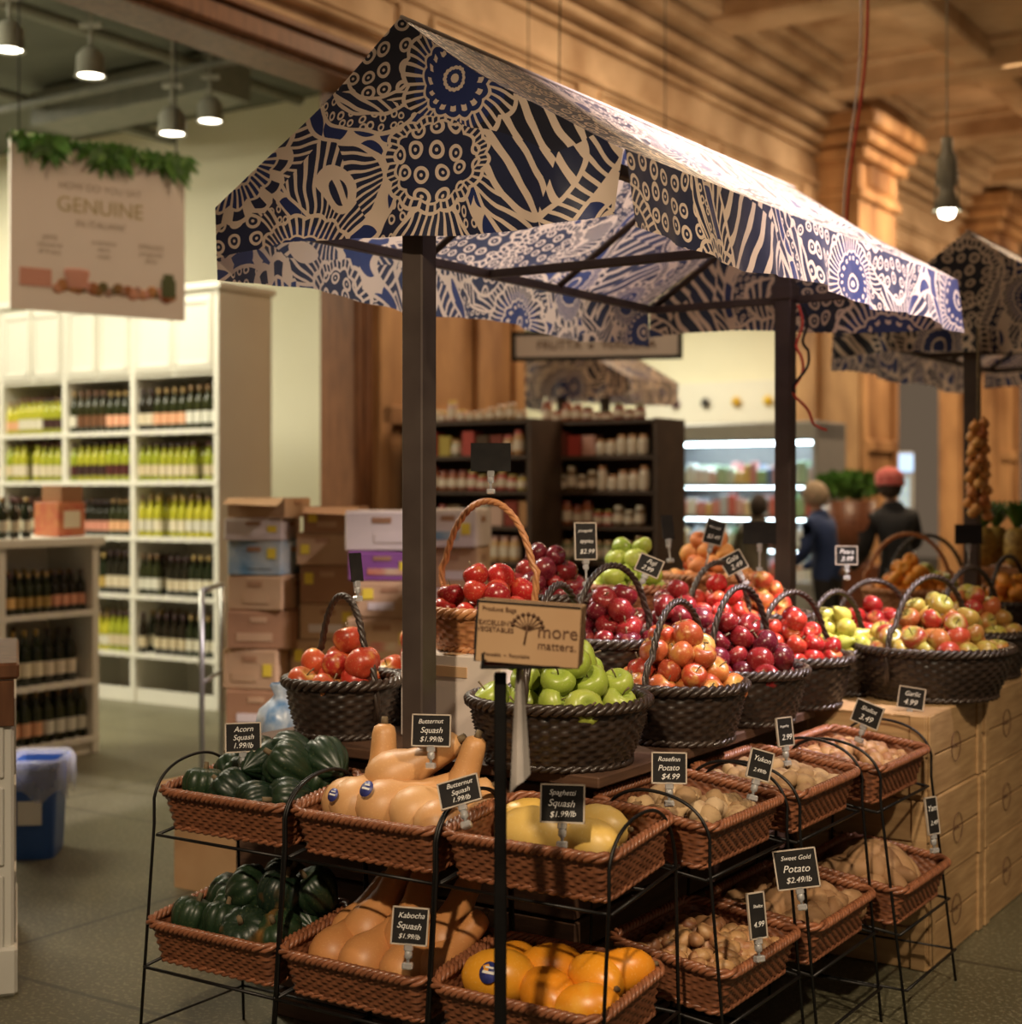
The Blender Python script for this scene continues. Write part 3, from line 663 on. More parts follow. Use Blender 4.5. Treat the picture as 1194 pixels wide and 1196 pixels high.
# ---------------------------------------------------------------- price signs
def sign(bb,aa,z,lines,w=.095,h=.078,yaw=None,tilt=-.15,roll=0,plain=False,stem=.05):
    p=W(bb,aa,z)
    y=-math.atan2(p.x,p.y) if yaw is None else yaw
    E=empty('price_sign',Matrix.Translation(p)@Matrix.Rotation(y,4,'Z')@Matrix.Rotation(tilt,4,'X')@Matrix.Rotation(roll,4,'Y'))
    q=Bld(); q.box((0,0,0),(w,.003,h),0)
    t=.0035
    if not plain:
        for s in(-1,1): q.box((s*(w/2),0,0),(t,.006,h+t),1); q.box((0,0,s*(h/2)),(w+t,.006,t),1)
    q.obj('board',[SLATE,FRM],parent=E)
    q=Bld(); q.tube([(0,.004,-h/2+.006),(0,.006,-h/2-stem)],.004,6); q.box((0,.004,-h/2-.006),(.022,.014,.02),bev=.003); q.box((0,.006,-h/2-stem),(.026,.02,.016),bev=.003)
    q.lathe([(.004,-.012),(.010,-.006),(.010,.006),(.004,.012)],8,M=Matrix.Translation((0,.006,-h/2-.024)))
    q.obj('clip',CLIP,parent=E)
    if lines and not plain:
        n=len(lines)
        for i,l in enumerate(lines):
            text(l,min(h/(n+.6)*.95,w*1.5/len(l)),CHALK,E,Matrix.Translation((R.uniform(-.003,.003),-.0028,h*(.5-(i+.75)/(n+.5))))@Matrix.Rotation(R.uniform(-.05,.05),4,'Y')@FACE,shear=.3,ext=.0002)
sign(-.47,-.10,.875,['Acorn','Squash','1.99/lb'],yaw=.25,tilt=-.2)
sign(.114,-.02,.935,['Butternut','Squash','$1.99/lb'],w=.10,h=.08,yaw=-.15)
sign(.33,-.2,.83,['Butternut','Squash','1.99/lb'],w=.10,h=.065,yaw=-.3,roll=-.35,tilt=-.5)
sign(.62,-.2,.835,['Spaghetti','Squash','$1.99/lb'],w=.10,h=.085,yaw=-.15)
sign(.257,-.30,.52,['Kabocha','Squash','$1.99/lb'],w=.085,h=.085,yaw=-.1,roll=.05)
sign(.683,.21,.86,['Rosefinn','Potato','$4.99'],w=.085,h=.075)
sign(.80,.5,.835,['Yukon','2.49/lb'],w=.065,h=.075,yaw=.3,roll=.3)
sign(.70,.90,.86,['Fingerling','2.99'],w=.06,h=.08,yaw=.6)
sign(.78,1.36,.86,['Shallot','3.49'],w=.09,h=.07,yaw=-.6,roll=.3)
sign(.80,1.72,.87,['Garlic','4.99'],w=.085,h=.07,yaw=-.5,roll=.1)
sign(.86,.60,.55,['Sweet Gold','Potato','$2.49/lb'],w=.11,h=.10,yaw=-.15,roll=-.15)
sign(.88,.30,.50,['Shallot','4.99'],w=.05,h=.11,yaw=.5)
sign(.97,1.40,.56,['Yam','2.49'],w=.05,h=.11,yaw=.6)
sign(-.10,.57,1.655,[],w=.12,h=.085,plain=True,tilt=0,stem=.06)
sign(-.385,.286,1.33,[],w=.045,h=.085,plain=True,yaw=.8,stem=.05)
sign(-.075,1.087,1.39,['Jonagold','apples','$2.99'],w=.07,h=.12,yaw=.1,stem=.08)
sign(.10,1.2,1.31,['Fuji','2.99'],w=.08,h=.06,roll=.4,tilt=-.3)
sign(-.174,1.86,1.42,[],w=.06,h=.09,plain=True,yaw=.7,stem=.08)
sign(-.03,1.96,1.40,['Pink Lady','$3.49'],w=.07,h=.09,roll=.25,stem=.1)
sign(.16,1.72,1.30,['Gala','2.49'],w=.08,h=.07,roll=-.5,tilt=-.3)
sign(-.02,2.35,1.39,[],w=.13,h=.09,plain=True,stem=.1)
sign(.35,2.32,1.31,['Pears','3.99'],w=.08,h=.07)
sign(.42,3.66,1.36,[],w=.12,h=.09,plain=True,stem=.1)
# ---------------------------------------------------------------- produce-bag stand
E=empty('produce_bag_stand',WM(-.022,3.08,0,0))
q=Bld(); q.box((0,0,.60),(.026,.026,1.16),bev=.003); q.box((0,0,.008),(.34,.34,.016),bev=.006); q.box((0,0,.022),(.06,.06,.02),bev=.003)
q.box((.06,-.005,1.196),(.20,.10,.006),bev=.001); q.box((-.035,-.05,1.21),(.006,.006,.03))
q.obj('pole',BLK,parent=E)
q=Bld(); T=Matrix.Translation((.062,0,1.262))@Matrix.Rotation(-.16,4,'Z')@Matrix.Rotation(.06,4,'Y')
q.box((0,0,0),(.215,.09,.124),0,M=T,bev=.0015)
q.box((0,-.0462,.061),(.212,.001,.004),1,M=T); q.box((-.109,-.012,-.005),(.002,.05,.07),1,M=T)
q.box((-.105,-.0458,0),(.004,.0012,.124),1,M=T)
q.box((0,0,.0625),(.21,.004,.001),1,M=T)
q.tube([(-.005,-.047,-.02),(0,-.047,.018)],.0022,5,False,2,0,T)
for k in range(9):
    a=pi*(.05+.9*k/8); q.tube([(0,-.047,.008),(.028*math.cos(a),-.047,.014+.024*math.sin(a))],.0011,4,False,2,0,T); q.lathe([(0,-.0005),(.0045,0),(0,.0005)],8,2,0,T@Matrix.Translation((.031*math.cos(a),-.047,.014+.027*math.sin(a)))@FACE)
q.obj('bag_box',[CARD,SLATE,INKM],parent=E)
text('more',.038,INKM,E,T@Matrix.Translation((.062,-.047,.008))@FACE); text('matters.',.024,INKM,E,T@Matrix.Translation((.062,-.047,-.02))@FACE)
text('Produce Bags',.013,INKM,E,T@Matrix.Translation((-.06,-.047,.047))@FACE)
text('EXCELLENT\nVEGETABLES',.0135,INKM,E,T@Matrix.Translation((-.066,-.047,.012))@FACE); text('Reusable  ~  Recyclable',.010,INKM,E,T@Matrix.Translation((-.04,-.047,-.045))@FACE)
q=Bld()
vs=[];fs=[]
for j in range(13):
    for i in range(4):
        t=j/12; vs.append((.020+.014*i*(.35+.65*t)+.012*(1-t),-.02+.008*((i%2)*2-1),1.19-.235*t+.012*(i-1.5)*(t)))
for j in range(12):
    for i in range(3): fs.append((j*4+i,j*4+i+1,j*4+i+5,j*4+i+4))
q.add(vs,fs,smooth=False); q.obj('hanging_bags',mat('bag_plastic',(.5,.46,.42),(.65,.6,.56),.35,scale=12),parent=E)
# ---------------------------------------------------------------- bottle shelving
GLS=fruitmat('bottle_glass',[(.012,.02,.008),(.03,.035,.01),(.02,.012,.006),(.01,.015,.008)],None,0,rough=.12)
YEL=fruitmat('oil_glass',[(.45,.45,.03),(.6,.55,.05),(.3,.36,.03),(.55,.5,.04)],None,0,rough=.12)
LAB=fruitmat('label_paper',[(.75,.68,.5),(.7,.7,.62),(.6,.5,.3),(.72,.66,.55)],None,0,rough=.7)
PNK=fruitmat('pink_label',[(.7,.3,.25),(.75,.5,.2),(.6,.2,.2)],None,0,rough=.7)
GLD2=fruitmat('cap_gold',[(.5,.35,.1),(.1,.02,.02),(.02,.02,.02)],None,0,rough=.4)
BM=[GLS,YEL,LAB,PNK,GLD2]
def bottle(q,p,s,body,lab,rnd):
    M=Matrix.Translation(p); r=.036*s
    q.lathe([(0,0),(r,0),(r,.19*s),(r*.8,.215*s),(r*.36,.245*s),(r*.34,.29*s)],10,body,rnd,M)
    q.lathe([(r*1.02,.05*s),(r*1.02,.13*s)],10,lab,rnd,M); q.lathe([(r*.4,.275*s),(r*.4,.31*s),(0,.31*s)],8,4,rnd,M)
def shelf_unit(name,M,bays,levels,depth,top,cab=None,styles=None):
    E=empty(name,M); q=Bld(); Wt=sum(bays)+.05*(len(bays)+1)
    q.box((-Wt/2,depth-.01,top/2),(Wt,.02,top)); x=0
    xs=[]
    for k in range(len(bays)+1):
        q.box((x-.025,depth/2,top/2),(.05,depth-.002,top),bev=.004)
        if k<len(bays): xs.append((x-.05,bays[k])); x-=.05+bays[k]
    q.box((-Wt/2,depth/2,top+.02),(Wt+.06,depth+.04,.05),bev=.005)
    q.box((-Wt/2,.03,.05),(Wt,.02,.10))
    for z in levels: q.box((-Wt/2,depth/2,z-.0125),(Wt-.02,depth-.01,.025)); q.box((-Wt/2,.004,z-.012),(Wt,.012,.035))
    if cab:
        q.box((-Wt/2,depth/2,(cab+top)/2),(Wt-.01,depth-.03,top-cab))
        for x0,bw in xs:
            for s in range(2):
                cx=x0-bw*(.25+.5*s); q.box((cx,.006,(cab+top)/2),(bw/2-.02,.02,top-cab-.06),bev=.004)
                for e in(-1,1): q.box((cx+e*(bw/4-.04),-.006,(cab+top)/2),(.03,.012,top-cab-.14)); 
                for e in(-1,1): q.box((cx,-.006,(cab+top)/2+e*((top-cab)/2-.08)),(bw/2-.06,.012,.03))
    q.obj('carcass',WHITE,parent=E)
    q=Bld()
    for k,(x0,bw) in enumerate(xs):
        for li,z in enumerate(levels):
            st=styles[(k*3+li)%len(styles)]
            body,lab,s=st
            n=int(bw/(.075*s))
            for row in range(3):
                g=R.random(); 
                for i in range(n):
                    if R.random()<.03: continue
                    if i%4==0: g=R.random(); lb=lab if R.random()<.7 else R.choice([2,3,4]); ds=R.uniform(.93,1.05)
                    bottle(q,(x0-.035-i*(bw-.05)/max(n-1,1),.07+row*.10,z),s*ds,body,lb,g)
    q.obj('bottles',BM,parent=E)
    q=Bld()
    for x0,bw in xs:
        for z in levels:
            for i in range(int(bw/.12)): q.box((x0-.07-i*.12,-.004,z-.012),(.05,.002,.026))
    q.obj('shelf_tags',CHALK,parent=E)
    return E
ST=[(0,2,1.0),(0,2,.95),(1,2,1.02),(1,2,.92),(0,2,1.0),(0,3,.9),(1,4,1.0)]
shelf_unit('bottle_shelving',TM(-5.14,4.58),[.80,.70,.70,.80],[.36,.79,1.22,1.63,2.0],.55,3.0,cab=2.39,styles=ST)
shelf_unit('low_bottle_shelving',TM(-4.56,2.99,0,pi/2),[.62,.62],[.10,.44,.85],.42,1.24,styles=[(0,2,.95),(0,2,1.0),(0,3,.8)])
q=Bld()
for i in range(12): 
    for rr_ in range(3): bottle(q,(-.10-i*.085-.0,.08+rr_*.1,0),.75,0,2,R.random())
q.obj('bottle_row',BM,M=TM(-4.56,2.62,1.29,pi/2))
q=Bld(); q.box((0,0,.10),(.2,.22,.2),1,bev=.004); q.box((.02,.0,.25),(.16,.18,.1),0,bev=.004); q.box((0,-.112,.1),(.12,.003,.1),2)
q.obj('gift_boxes',[CARD2,mat('red_print',(.5,.1,.06),(.6,.25,.1),.6,scale=20),LAB],M=TM(-4.76,2.86,1.29,pi/2))
DK=mat('dark_shelf',(.05,.028,.018),(.085,.05,.03),.6)
JAR=fruitmat('jar_goods',[(.30,.10,.04),(.60,.38,.18),(.08,.05,.03),(.42,.05,.04),(.7,.62,.5),(.12,.16,.05),(.65,.45,.1)],None,0,rough=.3)
def merch(M,w,h,n,name='grocery_shelf'):
    E=empty(name,M); q=Bld()
    for s in(-1,1): q.box((s*w/2,.2,h/2),(.04,.4,h),bev=.004)
    q.box((0,.39,h/2),(w,.02,h))
    for k in range(n+1): q.box((0,.2,.1+k*(h-.12)/n),(w,.4,.025))
    q.box((0,0.2,.06),(w,.38,.12)); q.obj('frame',DK,parent=E)
    q=Bld()
    for k in range(n+1):
        z=.1+k*(h-.12)/n+.0125; x=-w/2+.07; ty=R.random(); hh=.15; g=0
        while x<w/2-.06:
            if R.random()<.3: ty=R.random(); g=R.random(); 
            hh=R.choice((.11,.14,.17)) if k<n else R.uniform(.06,.16)
            if ty<.75:
                q.lathe([(0,0),(.035,0),(.037,.02),(.037,hh*.75),(.028,hh*.84)],12,0,g,Matrix.Translation((x,.05,z))); q.lathe([(.03,hh*.84),(.03,hh),(0,hh)],12,0,(g+.4)%1,Matrix.Translation((x,.05,z))); q.lathe([(.0378,hh*.2),(.0378,hh*.6)],12,0,.66,Matrix.Translation((x,.05,z))); x+=.082
            else: q.box((x+.03,.08,z+hh/2),(.10,.12,hh),0,R.random(),bev=.004); x+=.118
    q.obj('goods',JAR,parent=E)
merch(TM(-3.55,5.35,0),1.05,2.05,8); merch(TM(-2.75,5.75,0),.95,2.05,8)
merch(TM(-3.3,7.3,0,pi/2),1.2,1.6,4)
# refrigerated case
E=empty('refrigerated_display_case',TM(-4.35,11.3,0))
q=Bld(); w,h,d=2.0,2.28,.8
q.box((0,d-.03,h/2),(w,.06,h))
for s in(-1,1): q.box((s*(w/2-.03),d/2,h/2),(.06,d,h),bev=.01)
q.box((0,d/2,.28),(w-.12,d,.56),bev=.02); q.box((0,d/2-.02,h-.10),(w,d+.02,.2),bev=.02); q.box((0,.02,.60),(w-.1,.05,.08),bev=.01)
for z in(.95,1.28,1.62): q.box((0,.48,z),(w-.12,.55,.02))
q.obj('cabinet',mat('steel_grey',(.30,.31,.32),(.34,.35,.36),.4,.3),parent=E)
q=Bld(); q.box((0,.25,h-.215),(w-.2,.1,.02)); 
for z in(.93,1.26,1.60): q.box((0,.22,z),(w-.2,.012,.008))
q.obj('case_lights',mat('cool_light',(.8,.95,1),(.8,.95,1),.5,emit=(.75,.92,1),es=20),parent=E)
q=Bld()
for z in(.62,.97,1.30,1.64):
    for row in range(2):
        x=-w/2+.12
        while x<w/2-.1:
            ww=R.uniform(.06,.12); hh=R.uniform(.12,.24); q.box((x+ww/2,.28+row*.2,z+hh/2),(ww*.92,.12,hh),0,R.random(),bev=.01); x+=ww
q.obj('chilled_packages',fruitmat('chilled_goods',[(.75,.78,.75),(.55,.08,.06),(.75,.8,.8),(.16,.4,.1),(.8,.8,.75),(.7,.5,.12),(.8,.85,.85),(.1,.2,.45)],None,0,rough=.4),parent=E)
E=empty('wall_poster',TM(-6.0,15.15,2.75))
q=Bld(); q.box((0,0,0),(2.9,.03,.55),bev=.005); q.obj('panel',WHITE,parent=E)
q=Bld()
for i in range(5):
    q.lathe([(0,-.07),(.055,-.04),(.065,.02),(.03,.06),(0,.08)],14,0,i/4,Matrix.Translation((-.9+i*.45,-.05,0)))
q.obj('fruit_motifs',fruitmat('poster_motif',[(.15,.05,.12),(.03,.03,.03),(.65,.4,.03),(.75,.5,.03),(.1,.2,.05)],None,0),parent=E)
E=empty('hanging_menu_board',WM(.62,10.9,2.62,ANG*.3))
q=Bld(); q.box((0,0,0),(1.2,.03,.16),0); 
for s in(-1,1): q.box((s*.61,0,0),(.03,.05,.21),1); q.box((0,0,s*.095),(1.24,.05,.025),1); q.tube([(s*.5,0,.1),(s*.5,0,3.5)],.004,5,mi=1)
q.obj('board',[WCARD,SLATE],parent=E)
text('FRUTTA  e  VERDURA',.09,INKM,E,Matrix.Translation((0,-.02,-.0))@FACE)
E=empty('glass_door_fridge',TM(-4.6,16.6,0,.6))
q=Bld(); q.box((0,.35,1.05),(1.0,.7,2.1),bev=.02); q.box((0,-.01,1.95),(.96,.04,.24),1); 
for s in(-1,0,1): q.box((s*.46,-.02,.95),(.05,.04,1.7),0)
q.obj('body',[mat('fridge_white',(.6,.65,.68),(.55,.6,.62),.3),mat('fridge_header',(.3,.5,.8),(.4,.6,.9),.4,emit=(.5,.7,1),es=1.2)],parent=E)
q=Bld(); q.box((0,0,.95),(.88,.01,1.6)); q.obj('lit_shelves',mat('fridge_goods_glow',(.7,.85,.95),(.1,.25,.35),.3,scale=9,emit=(.5,.7,.8),es=.5),parent=E)  # flat goods panel with the fridge's inner light put in as glow
# ---------------------------------------------------------------- hanging sign
a=Vector((-3.08,9.2)); c=Vector((-2.16,9.9)); mid=(a+c)/2; L=(c-a).length; yaw=math.atan2(c.y-a.y,c.x-a.x)
E=empty('hanging_banner_sign',WM(mid.x,mid.y,3.225,yaw))
q=Bld(); q.box((0,0,0),(L,.02,1.09),0)
for s in(-1,1): q.tube([(s*L*.45,0,.54),(s*L*.45,0,1.95)],.005,5,mi=1)
q.obj('panel',[mat('banner_paper',(.86,.78,.72),(.90,.83,.78),.7,scale=2),SLATE],parent=E)
GR=mat('print_grey',(.42,.35,.28),(.5,.42,.33),.8); GOL=mat('print_gold',(.50,.42,.20),(.56,.47,.24),.8)
text('GENUINE',.135,GOL,E,Matrix.Translation((.0,-.012,.13))@FACE,ext=.0002); text('HOW DO YOU SAY',.062,GR,E,Matrix.Translation((.0,-.012,.25))@FACE,ext=.0002); text('IN ITALIAN?',.062,GR,E,Matrix.Translation((.0,-.012,.02))@FACE,ext=.0002)
for x,s in((-.33,'JAMS\nconserve\ndi frutta'),(.02,'autentico\nvero\nreale'),(.34,'SPREADS\nartigianali\ndolci')): text(s,.044,GR,E,Matrix.Translation((x,-.012,-.13))@FACE,ext=.0002)
q=Bld()
for i in range(24):
    x=-.28+i*.033; q.lathe([(0,-1),(.7,-.7),(1,0),(.7,.7),(0,1)],10,0,R.random(),Matrix.Translation((x,-.014,-.40+.03*R.random()))@Matrix.Scale(.024+.02*R.random(),4)@Matrix.Diagonal((1,.15,1,1)))
q.lathe([(.055,-.05),(.085,.05),(.075,.07),(.0,.075)],16,0,.45,Matrix.Translation((-.16,-.02,-.34))@Matrix.Diagonal((1,.1,1,1)))
q.lathe([(.05,-.06),(.05,.05),(.035,.06),(.035,.09),(.0,.09)],16,0,.75,Matrix.Translation((.46,-.02,-.34))@Matrix.Diagonal((1,.1,1,1)))
q.box((-.42,-.013,-.34),(.20,.006,.11),0,.45)
q.obj('food_picture',fruitmat('food_print',[(.3,.1,.04),(.6,.3,.12),(.7,.35,.3),(.1,.12,.05),(.55,.2,.05)],None,0,rough=.8),parent=E)
q=Bld()
def leaf(q,p,l,yw,pt,mi=0,wd=.16):
    M=Matrix.Translation(p)@Matrix.Rotation(yw,4,'Y')@Matrix.Rotation(pt,4,'X')
    w=l*wd; q.add([(0,0,0),(w,.002,-l*.35),(0,.01,-l*.45),(-w,.002,-l*.35),(0,0,-l)],[(0,1,2),(0,2,3),(1,4,2),(3,2,4)],mi,R.random(),M,False)
for i in range(300):
    sag=R.random(); dr=.5+.5*abs(math.sin(sag*9)); leaf(q,(-L/2+L*sag,-.02+R.uniform(-.03,.02),.56-R.uniform(-.01,.08)*dr),R.uniform(.08,.24)*dr,R.uniform(-1.0,1.0),R.uniform(-.4,.4))
q.obj('leaf_garland',LEAF,parent=E)
# ---------------------------------------------------------------- lights helpers
def area(loc,size,e,col,rot=(0,0,0),name='unseen_area_light'):
    l=bpy.data.lights.new(name,'AREA'); l.energy=e; l.size=size; l.color=col; o=bpy.data.objects.new(name,l); COL.objects.link(o); o.location=loc; o.rotation_euler=rot; return o
def spot(loc,tgt,e,col,ang=50,blend=.6,rad=.08):
    l=bpy.data.lights.new('spot_lamp','SPOT'); l.energy=e; l.color=col; l.spot_size=math.radians(ang); l.spot_blend=blend; l.shadow_soft_size=rad
    o=bpy.data.objects.new('spot_lamp',l); COL.objects.link(o); o.location=loc; o.rotation_euler=(Vector(tgt)-Vector(loc)).to_track_quat('-Z','Y').to_euler(); return o
K=.47
WARM=(1,.71,.44); NEU=(1,.92,.70)
# ---------------------------------------------------------------- track lights
SHELL=mat('lamp_shell',(.22,.22,.18),(.28,.28,.22),.4)
def can(x,y,z,s=1):
    E=empty('track_light',Matrix.Translation((x,y,z)))
    q=Bld(); q.lathe([(0,.16*s),(.05*s,.16*s),(.085*s,.12*s),(.09*s,0),(.10*s,-.01*s),(.085*s,-.01*s),(.075*s,.02*s)],20)
    q.tube([(0,0,.16*s),(0,0,.30*s)],.012,6); q.box((0,0,.31*s),(.14,.04,.03)); q.tube([(0,0,.3*s),(0,0,5.17-z)],.008,5)
    q.obj('housing',SHELL,parent=E)
    q=Bld(); q.lathe([(0,.0),(.078*s,.0)],20); q.obj('lens',BULB,parent=E)
    spot((x,y,z-.05),(x+.05,y+.5,0),170*K,NEU,95,.9,.07)
for x,y,z in((-3.15,9.4,4.33),(-2.75,9.8,4.28),(-2.33,10.3,4.02),(-2.25,11.2,4.33),(-4.0,10.8,4.5)):
    can(x,y,z,1.05)
def pendant(x,y,z,s=1):
    E=empty('pendant_lamp',Matrix.Translation((x,y,z)))
    q=Bld(); q.lathe([(0,.42*s),(.03*s,.42*s),(.035*s,.34*s),(.055*s,.30*s),(.06*s,.16*s),(.04*s,.13*s),(.045*s,.10*s),(.085*s,.0),(.08*s,0),(.04*s,.08*s)],18)
    for k in range(4): q.tube([(.07*s*math.cos(k*pi/2),.07*s*math.sin(k*pi/2),.02*s),(.06*s*math.cos(k*pi/2),.06*s*math.sin(k*pi/2),.22*s)],.005,5)
    q.tube([(0,0,.42*s),(0,0,6.0-z)],.005,5); q.obj('fitting',SHELL,parent=E)
    q=Bld(); q.lathe([(0,-.05*s),(.04*s,-.035*s),(.05*s,.0),(.03*s,.05*s),(0,.06*s)],14); q.obj('bulb',BULB,parent=E)
pendant(2.62,9.0,3.24,1.05)
def cord(pts,m,r,name='hanging_cord'):
    q=Bld(); P=[]
    for k in range(len(pts)-1):
        p0,p1=Vector(pts[k]),Vector(pts[k+1])
        for i in range(12):
            t=i/12; p=p0.lerp(p1,t); P.append(p+Vector((.015*math.sin(t*pi*2),0,-.02*math.sin(pi*t))))
    P.append(Vector(pts[-1])); q.tube(P,r,6); q.obj(name,m)
cord([(1.83,7.0,6.0),(1.62,6.8,3.85),(1.50,6.7,2.6)],RED,.007)
cord([(1.80,7.05,6.0),(1.60,6.85,3.85),(1.49,6.72,2.6)],WHITE,.005)
cord([(1.15,6.0,2.30),(1.16,6.0,2.1),(1.14,6.0,1.93),(1.27,6.02,1.80)],RED,.006)
cord([(1.17,6.02,2.30),(1.19,6.0,2.12),(1.13,5.99,1.95)],BLK,.006)
cord([(.28,8,6.2),(.27,8,3.0)],BLK,.004)
# ---------------------------------------------------------------- cardboard box stack
CB=[CARD,CARD2,WCARD,mat('box_blue',(.05,.20,.34),(.55,.56,.48),.7,scale=6),mat('box_purple',(.20,.05,.22),(.26,.09,.26),.7,scale=4),mat('box_yellow_tag',(.75,.56,.04),(.8,.6,.05),.6),mat('box_red_print',(.5,.06,.04),(.6,.5,.3),.7,scale=7)]
def carton(M,w,d,h,mi,opn=False):
    q=Bld()
    if opn:
        for s in(-1,1): q.box((s*(w/2-.005),0,h/2),(.01,d,h),mi); q.box((0,s*(d/2-.005),h/2),(w-.02,.01,h),mi)
        q.box((0,0,h*.25),(w-.02,d-.02,h*.4),1)
        for k in range(3): q.box((-w*.3+k*w*.3,0,h*.5),(w*.22,d*.8,h*.9),[6,2,5][k],bev=.01)
        q.add([(-w/2,-d/2,h),(w/2,-d/2,h),(w/2-.01,-d/2-.09,h-.04),(-w/2+.01,-d/2-.09,h-.03)],[(0,1,2,3)],mi,0,None,False)
    else:
        q.box((0,0,h/2),(w,d,h),mi,bev=.006); q.box((0,0,h+.001),(w*.98,.006,.003),1)
        for s in(-1,1): q.box((s*w*.25,0,h+.002),(w*.48,d*.98,.004),mi)
    q.box((0,-d/2-.001,h*.78),(w*.26,.004,h*.14),1 if mi!=1 else 0)
    tag=R.random()
    if tag<.55: q.box((R.choice((-1,1))*w*.33,-d/2-.003,h*R.uniform(.5,.7)),(w*.16,.003,h*.3),5)
    q.box((R.uniform(-.15,.15)*w,-d/2-.002,h*.32),(w*R.uniform(.35,.6),.003,h*.22),R.choice([1,6,2,0,3 if tag<.3 else 2]))
    q.box((w/2+.001,0,h*.75),(.004,d*.25,h*.16),1)
    q.obj('cardboard_box',CB,M=M)
for (x,y,w,lay) in((-1.27,7.75,.31,[(.20,0),(.2,1),(.20,0),(.19,1),(.17,0),(.17,3),(.11,2),(.10,0)]),
                    (-.93,7.82,.28,[(.22,1),(.22,0),(.2,0),(.18,0),(.19,1),(.16,0),(.13,1)]),
                    (-.60,7.45,.34,[(.20,0),(.20,2),(.18,0),(.2,0),(.17,0),(.14,4),(.19,2)]),
                    (-.27,7.8,.28,[(.23,1),(.23,0),(.22,0),(.22,2),(.2,0),(.19,2)])):
    z=.14
    for k,(h,mi) in enumerate(lay):
        carton(WM(x+R.uniform(-.025,.025),y+R.uniform(-.02,.02),z,ANG*.25+R.uniform(-.14,.14)),w*R.uniform(.90,1.08),.38,h,mi,opn=(k==len(lay)-1 and x<-.8)); z+=h+.006
q=Bld(); q.box((-.79,7.72,.115),(1.5,.62,.03),bev=.005)
for x in(-1.45,-.15):
    for y in(7.5,7.94): q.lathe([(0,-.02),(.05,-.02),(.05,.02),(0,.02)],14,0,0,Matrix.Translation((x,y,.05))@Matrix.Rotation(pi/2,4,'X')); q.box((x,y,.09),(.05,.03,.05))
for y in(7.46,7.98): q.tube([(-1.54,y,.12),(-1.54,y,1.06)],.014,8)
q.tube([(-1.54,7.46,1.06),(-1.54,7.98,1.06)],.014,8); q.tube([(-1.54,7.46,.6),(-1.54,7.98,.6)],.01,8)
q.obj('platform_trolley',mat('trolley_steel',(.35,.35,.33),(.4,.4,.38),.35,.8))
E=empty('open_cardboard_box',WM(-1.10,5.9,0,ANG))
q=Bld()
for s in(-1,1): q.box((s*.18,0,.17),(.006,.26,.34)); q.box((0,s*.13,.17),(.36,.006,.34))
q.box((0,0,.004),(.36,.26,.006))
for s in(-1,1):
    q.add([(s*.18,-.13,.34),(s*.18,.13,.34),(s*.29,.12,.40),(s*.29,-.12,.40)],[(0,1,2,3)],smooth=False); q.add([(-.17,s*.13,.34),(.17,s*.13,.34),(.16,s*.24,.40),(-.16,s*.24,.40)],[(0,1,2,3)],smooth=False)
q.obj('carton_walls',CARD,parent=E)
q=Bld(); T=Matrix.Translation((-.76,4.95,.80))
q.lathe([(0,-.08),(.05,-.075),(.08,-.03),(.075,.03),(.04,.06),(.02,.08),(.035,.11),(.03,.12)],24,0,0,T,mod=lambda a,z:1+.12*math.sin(a*7+z*60)+.08*math.sin(a*3))
q.obj('plastic_bag_of_produce',mat('bag_print',(.65,.7,.75),(.06,.2,.45),.3,scale=14))
q=Bld(); q.box((-.76,4.97,.36),(.26,.26,.70),bev=.01); q.box((-.76,4.97,.712),(.28,.28,.015),bev=.004); 
q.obj('side_pedestal',DWOOD)
# ---------------------------------------------------------------- recycling bin
E=empty('recycling_bin',WM(-2.04,6.45,0,.1))
q=Bld()
def rect_ring(w,d,z,n=40,c=.04): return [(x,y,z) for x,y,_,_ in rrect_path(w,d,c,n)]
rings=[rect_ring(.18,.26,.0),rect_ring(.185,.265,.02),rect_ring(.215,.31,.38),rect_ring(.235,.33,.385),rect_ring(.235,.33,.41),rect_ring(.22,.315,.415),rect_ring(.21,.30,.38),rect_ring(.18,.26,.02)]
vs=[v for r_ in rings for v in r_]; fs=[(j*40+i,j*40+(i+1)%40,(j+1)*40+(i+1)%40,(j+1)*40+i) for j in range(7) for i in range(40)]+[tuple(range(40))[::-1],tuple(range(280,320))]
q.add(vs,fs,smooth=False); q.obj('tub',mat('blue_plastic',(.02,.08,.30),(.03,.11,.36),.35,scale=3),parent=E)
q=Bld(); q.box((0,-.152,.2),(.10,.004,.10)); q.obj('label',WHITE,parent=E)
LINER=mat('bin_liner',(.75,.78,.8),(.85,.87,.9),.25,scale=14,bump=.6); LINER.node_tree.nodes['Principled BSDF'].inputs['Alpha'].default_value=.3
q=Bld(); rings=[]
for k,(z,o) in enumerate(((.27,.014),(.33,.022),(.40,.02),(.425,.0),(.40,-.03))):
    rings.append([(x+nx*(o+.012*math.sin(i*1.3+k)*(k<3)),y+ny*(o+.012*math.sin(i*1.1)*(k<3)),z+(.03*math.sin(i*.7) if k==0 else 0)) for i,(x,y,nx,ny) in enumerate(rrect_path(.235,.33,.04,60))])
vs=[v for r_ in rings for v in r_]; fs=[(j*60+i,j*60+(i+1)%60,(j+1)*60+(i+1)%60,(j+1)*60+i) for j in range(4) for i in range(60)]
q.add(vs,fs); q.obj('liner_bag',LINER,parent=E)
